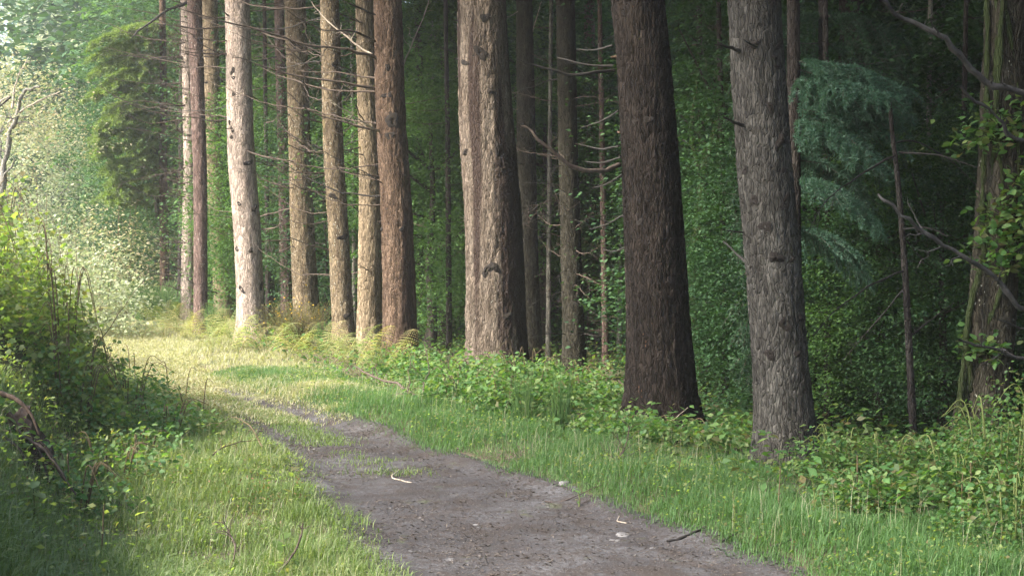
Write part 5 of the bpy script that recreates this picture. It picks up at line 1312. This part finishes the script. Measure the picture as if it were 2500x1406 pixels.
# broad-leaved plants standing singly in the grass
def broad_plant(label, px, py, n, s_, mat, seed, hgt=.25):
    rg = np.random.default_rng(seed); Y = 5838.0 / (py - 600); x = wx(px, Y); z = g1(x, Y)
    t = thing('broad_leaved_plant', label, 'plant', (x, Y, z), 'broad leaved plants in the verge')
    mb = MB(); mb.tube(np.array([[0, 0, -.03], [.01, 0, hgt * .5], [0, .01, hgt]]), [.005, .004, .003], 5); link('stem', mb.mesh('stem', M['stem_green']), t)
    me = leaf_obj_mesh('oval', mat)
    for k in range(n):
        a = k * 2.4 + rg.uniform(-.3, .3)
        link('leaf', me, t, (0, 0, hgt * (k + 1) / n), (R(rg.uniform(-10, 45)), 0, a), s_ * rg.uniform(.7, 1.2))
for i, (lab, px, py, n, s_) in enumerate([('broad-leaved dock by the track on the left verge', 712, 1225, 6, .13), ('large-leaved plant at the bottom of the left verge', 690, 1395, 7, .17), ('pale yellowish leaf plant amid the left verge', 580, 1235, 4, .11), ('glossy-leaved seedling in the shady grass by the track edge', 1790, 1300, 8, .07), ('small sprout on the bare track edge', 1412, 1222, 4, .07), ('bright broad leaves in the corner grass', 1985, 1290, 7, .10), ('leafy sprout in the grass at the bottom corner', 2040, 1335, 6, .09), ('big-leaved plant on the bank foot beside the stump', 80, 1390, 9, .17), ('leafy sprig at the foot of the stump', 40, 1290, 7, .12), ('glossy leaf tuft where grass meets the track bend', 1225, 1125, 7, .08), ('tall leafed plant in the mid verge on the left', 540, 1120, 7, .12), ('leafy plant at the lower edge of the left bank', 330, 1350, 8, .12)]):
    broad_plant(lab, px, py, n, s_ * .6, 'leaf_bright' if px < 1200 else 'leaf_bramble', 900 + i, .10 if n < 5 else .22)

# ------------------------------------------------------------------ old stump and roots on the eroded bank
base = np.array([wx(20, 8.9), 8.9, 0.0]); base[2] = wz(1130, 8.9)
st = thing('tree_stump', 'grey weathered stump with exposed brown roots on the eroded bank', 'stump', tuple(base))
def rough_block(name, c, sx, sy, sz, mat, seed, parent, rough=.16):
    me_ = bpy.data.meshes.new(name); import bmesh
    bm = bmesh.new(); bmesh.ops.create_icosphere(bm, subdivisions=4, radius=1.0)
    V = np.array([v.co[:] for v in bm.verts])
    V2 = np.sign(V) * np.abs(V) ** .75
    d = fbm(V * np.array([2.2, 2.2, .9]) + seed, seed, 4)
    V2 = V2 * (1 + rough * d[:, None]) * np.array([sx, sy, sz]) 
    for v, co in zip(bm.verts, V2): v.co = co
    bm.to_mesh(me_); bm.free(); me_.materials.append(M[mat])
    return link(name, me_, parent, c)
rough_block('stump_wood', (-.05, .05, .14), .10, .16, .11, 'wood_grey', 3, st, .5)
rough_block('root_mass', (-.10, .05, -.1), .3, .3, .42, 'root', 5, st, .5)
for i, pts in enumerate([[(20, 1010), (60, 1050), (100, 1110), (120, 1180)], [(0, 960), (40, 975), (75, 1010), (95, 1060)], [(10, 1120), (60, 1160), (85, 1230), (80, 1300)], [(0, 1180), (35, 1210), (50, 1280)], [(30, 1040), (110, 1090), (150, 1160), (185, 1205)], [(0, 1230), (40, 1270), (70, 1330), (90, 1350)], [(15, 1090), (40, 1130), (55, 1190)], [(0, 1060), (50, 1100), (70, 1170), (110, 1240)]]):
    P = catmull(np.array([W(px, py, 8.75 - .05 * i * (i % 2) - .1 * k_ * .3) for k_, (px, py) in enumerate(pts)]) - base, 20)
    mb = MB(); mb.tube(P, np.linspace(.016, .006, 20) * (1.2 - .08 * i) * (1 + .18 * np.random.default_rng(i).normal(size=20)), 7); link('root', mb.mesh('root', M['root']), st)
free_branch('bare_branch', 'long pale stick leaning down the bank from the old stump', 'branch', [(40, 1045, 8.7), (90, 1085, 8.6), (140, 1145, 8.5), (185, 1210, 8.5)], .010, .005, 2, 'twig', .12)

# ------------------------------------------------------------------ the morning haze
def box_mesh(name, lo, hi, mat):
    x0, y0, z0 = lo; x1, y1, z1 = hi
    V = [(x, y, z) for z in (z0, z1) for y in (y0, y1) for x in (x0, x1)]
    return make_mesh(name, np.array(V), [np.array([[0, 2, 3, 1], [4, 5, 7, 6], [0, 1, 5, 4], [2, 6, 7, 3], [0, 4, 6, 2], [1, 3, 7, 5]])], mat)
hm = bpy.data.materials.new('haze'); hm.use_nodes = True
nt = hm.node_tree; nt.nodes.clear()
pv = nt.nodes.new('ShaderNodeVolumePrincipled'); out = nt.nodes.new('ShaderNodeOutputMaterial')
pv.inputs['Color'].default_value = (.95, .96, .97, 1); pv.inputs['Density'].default_value = HAZE; pv.inputs['Anisotropy'].default_value = 0.45
nt.links.new(pv.outputs[0], out.inputs['Volume'])
if HAZE > 0:
    link('haze', box_mesh('haze', (-170, -35, -3), (170, 270, 66), hm), kind='stuff')
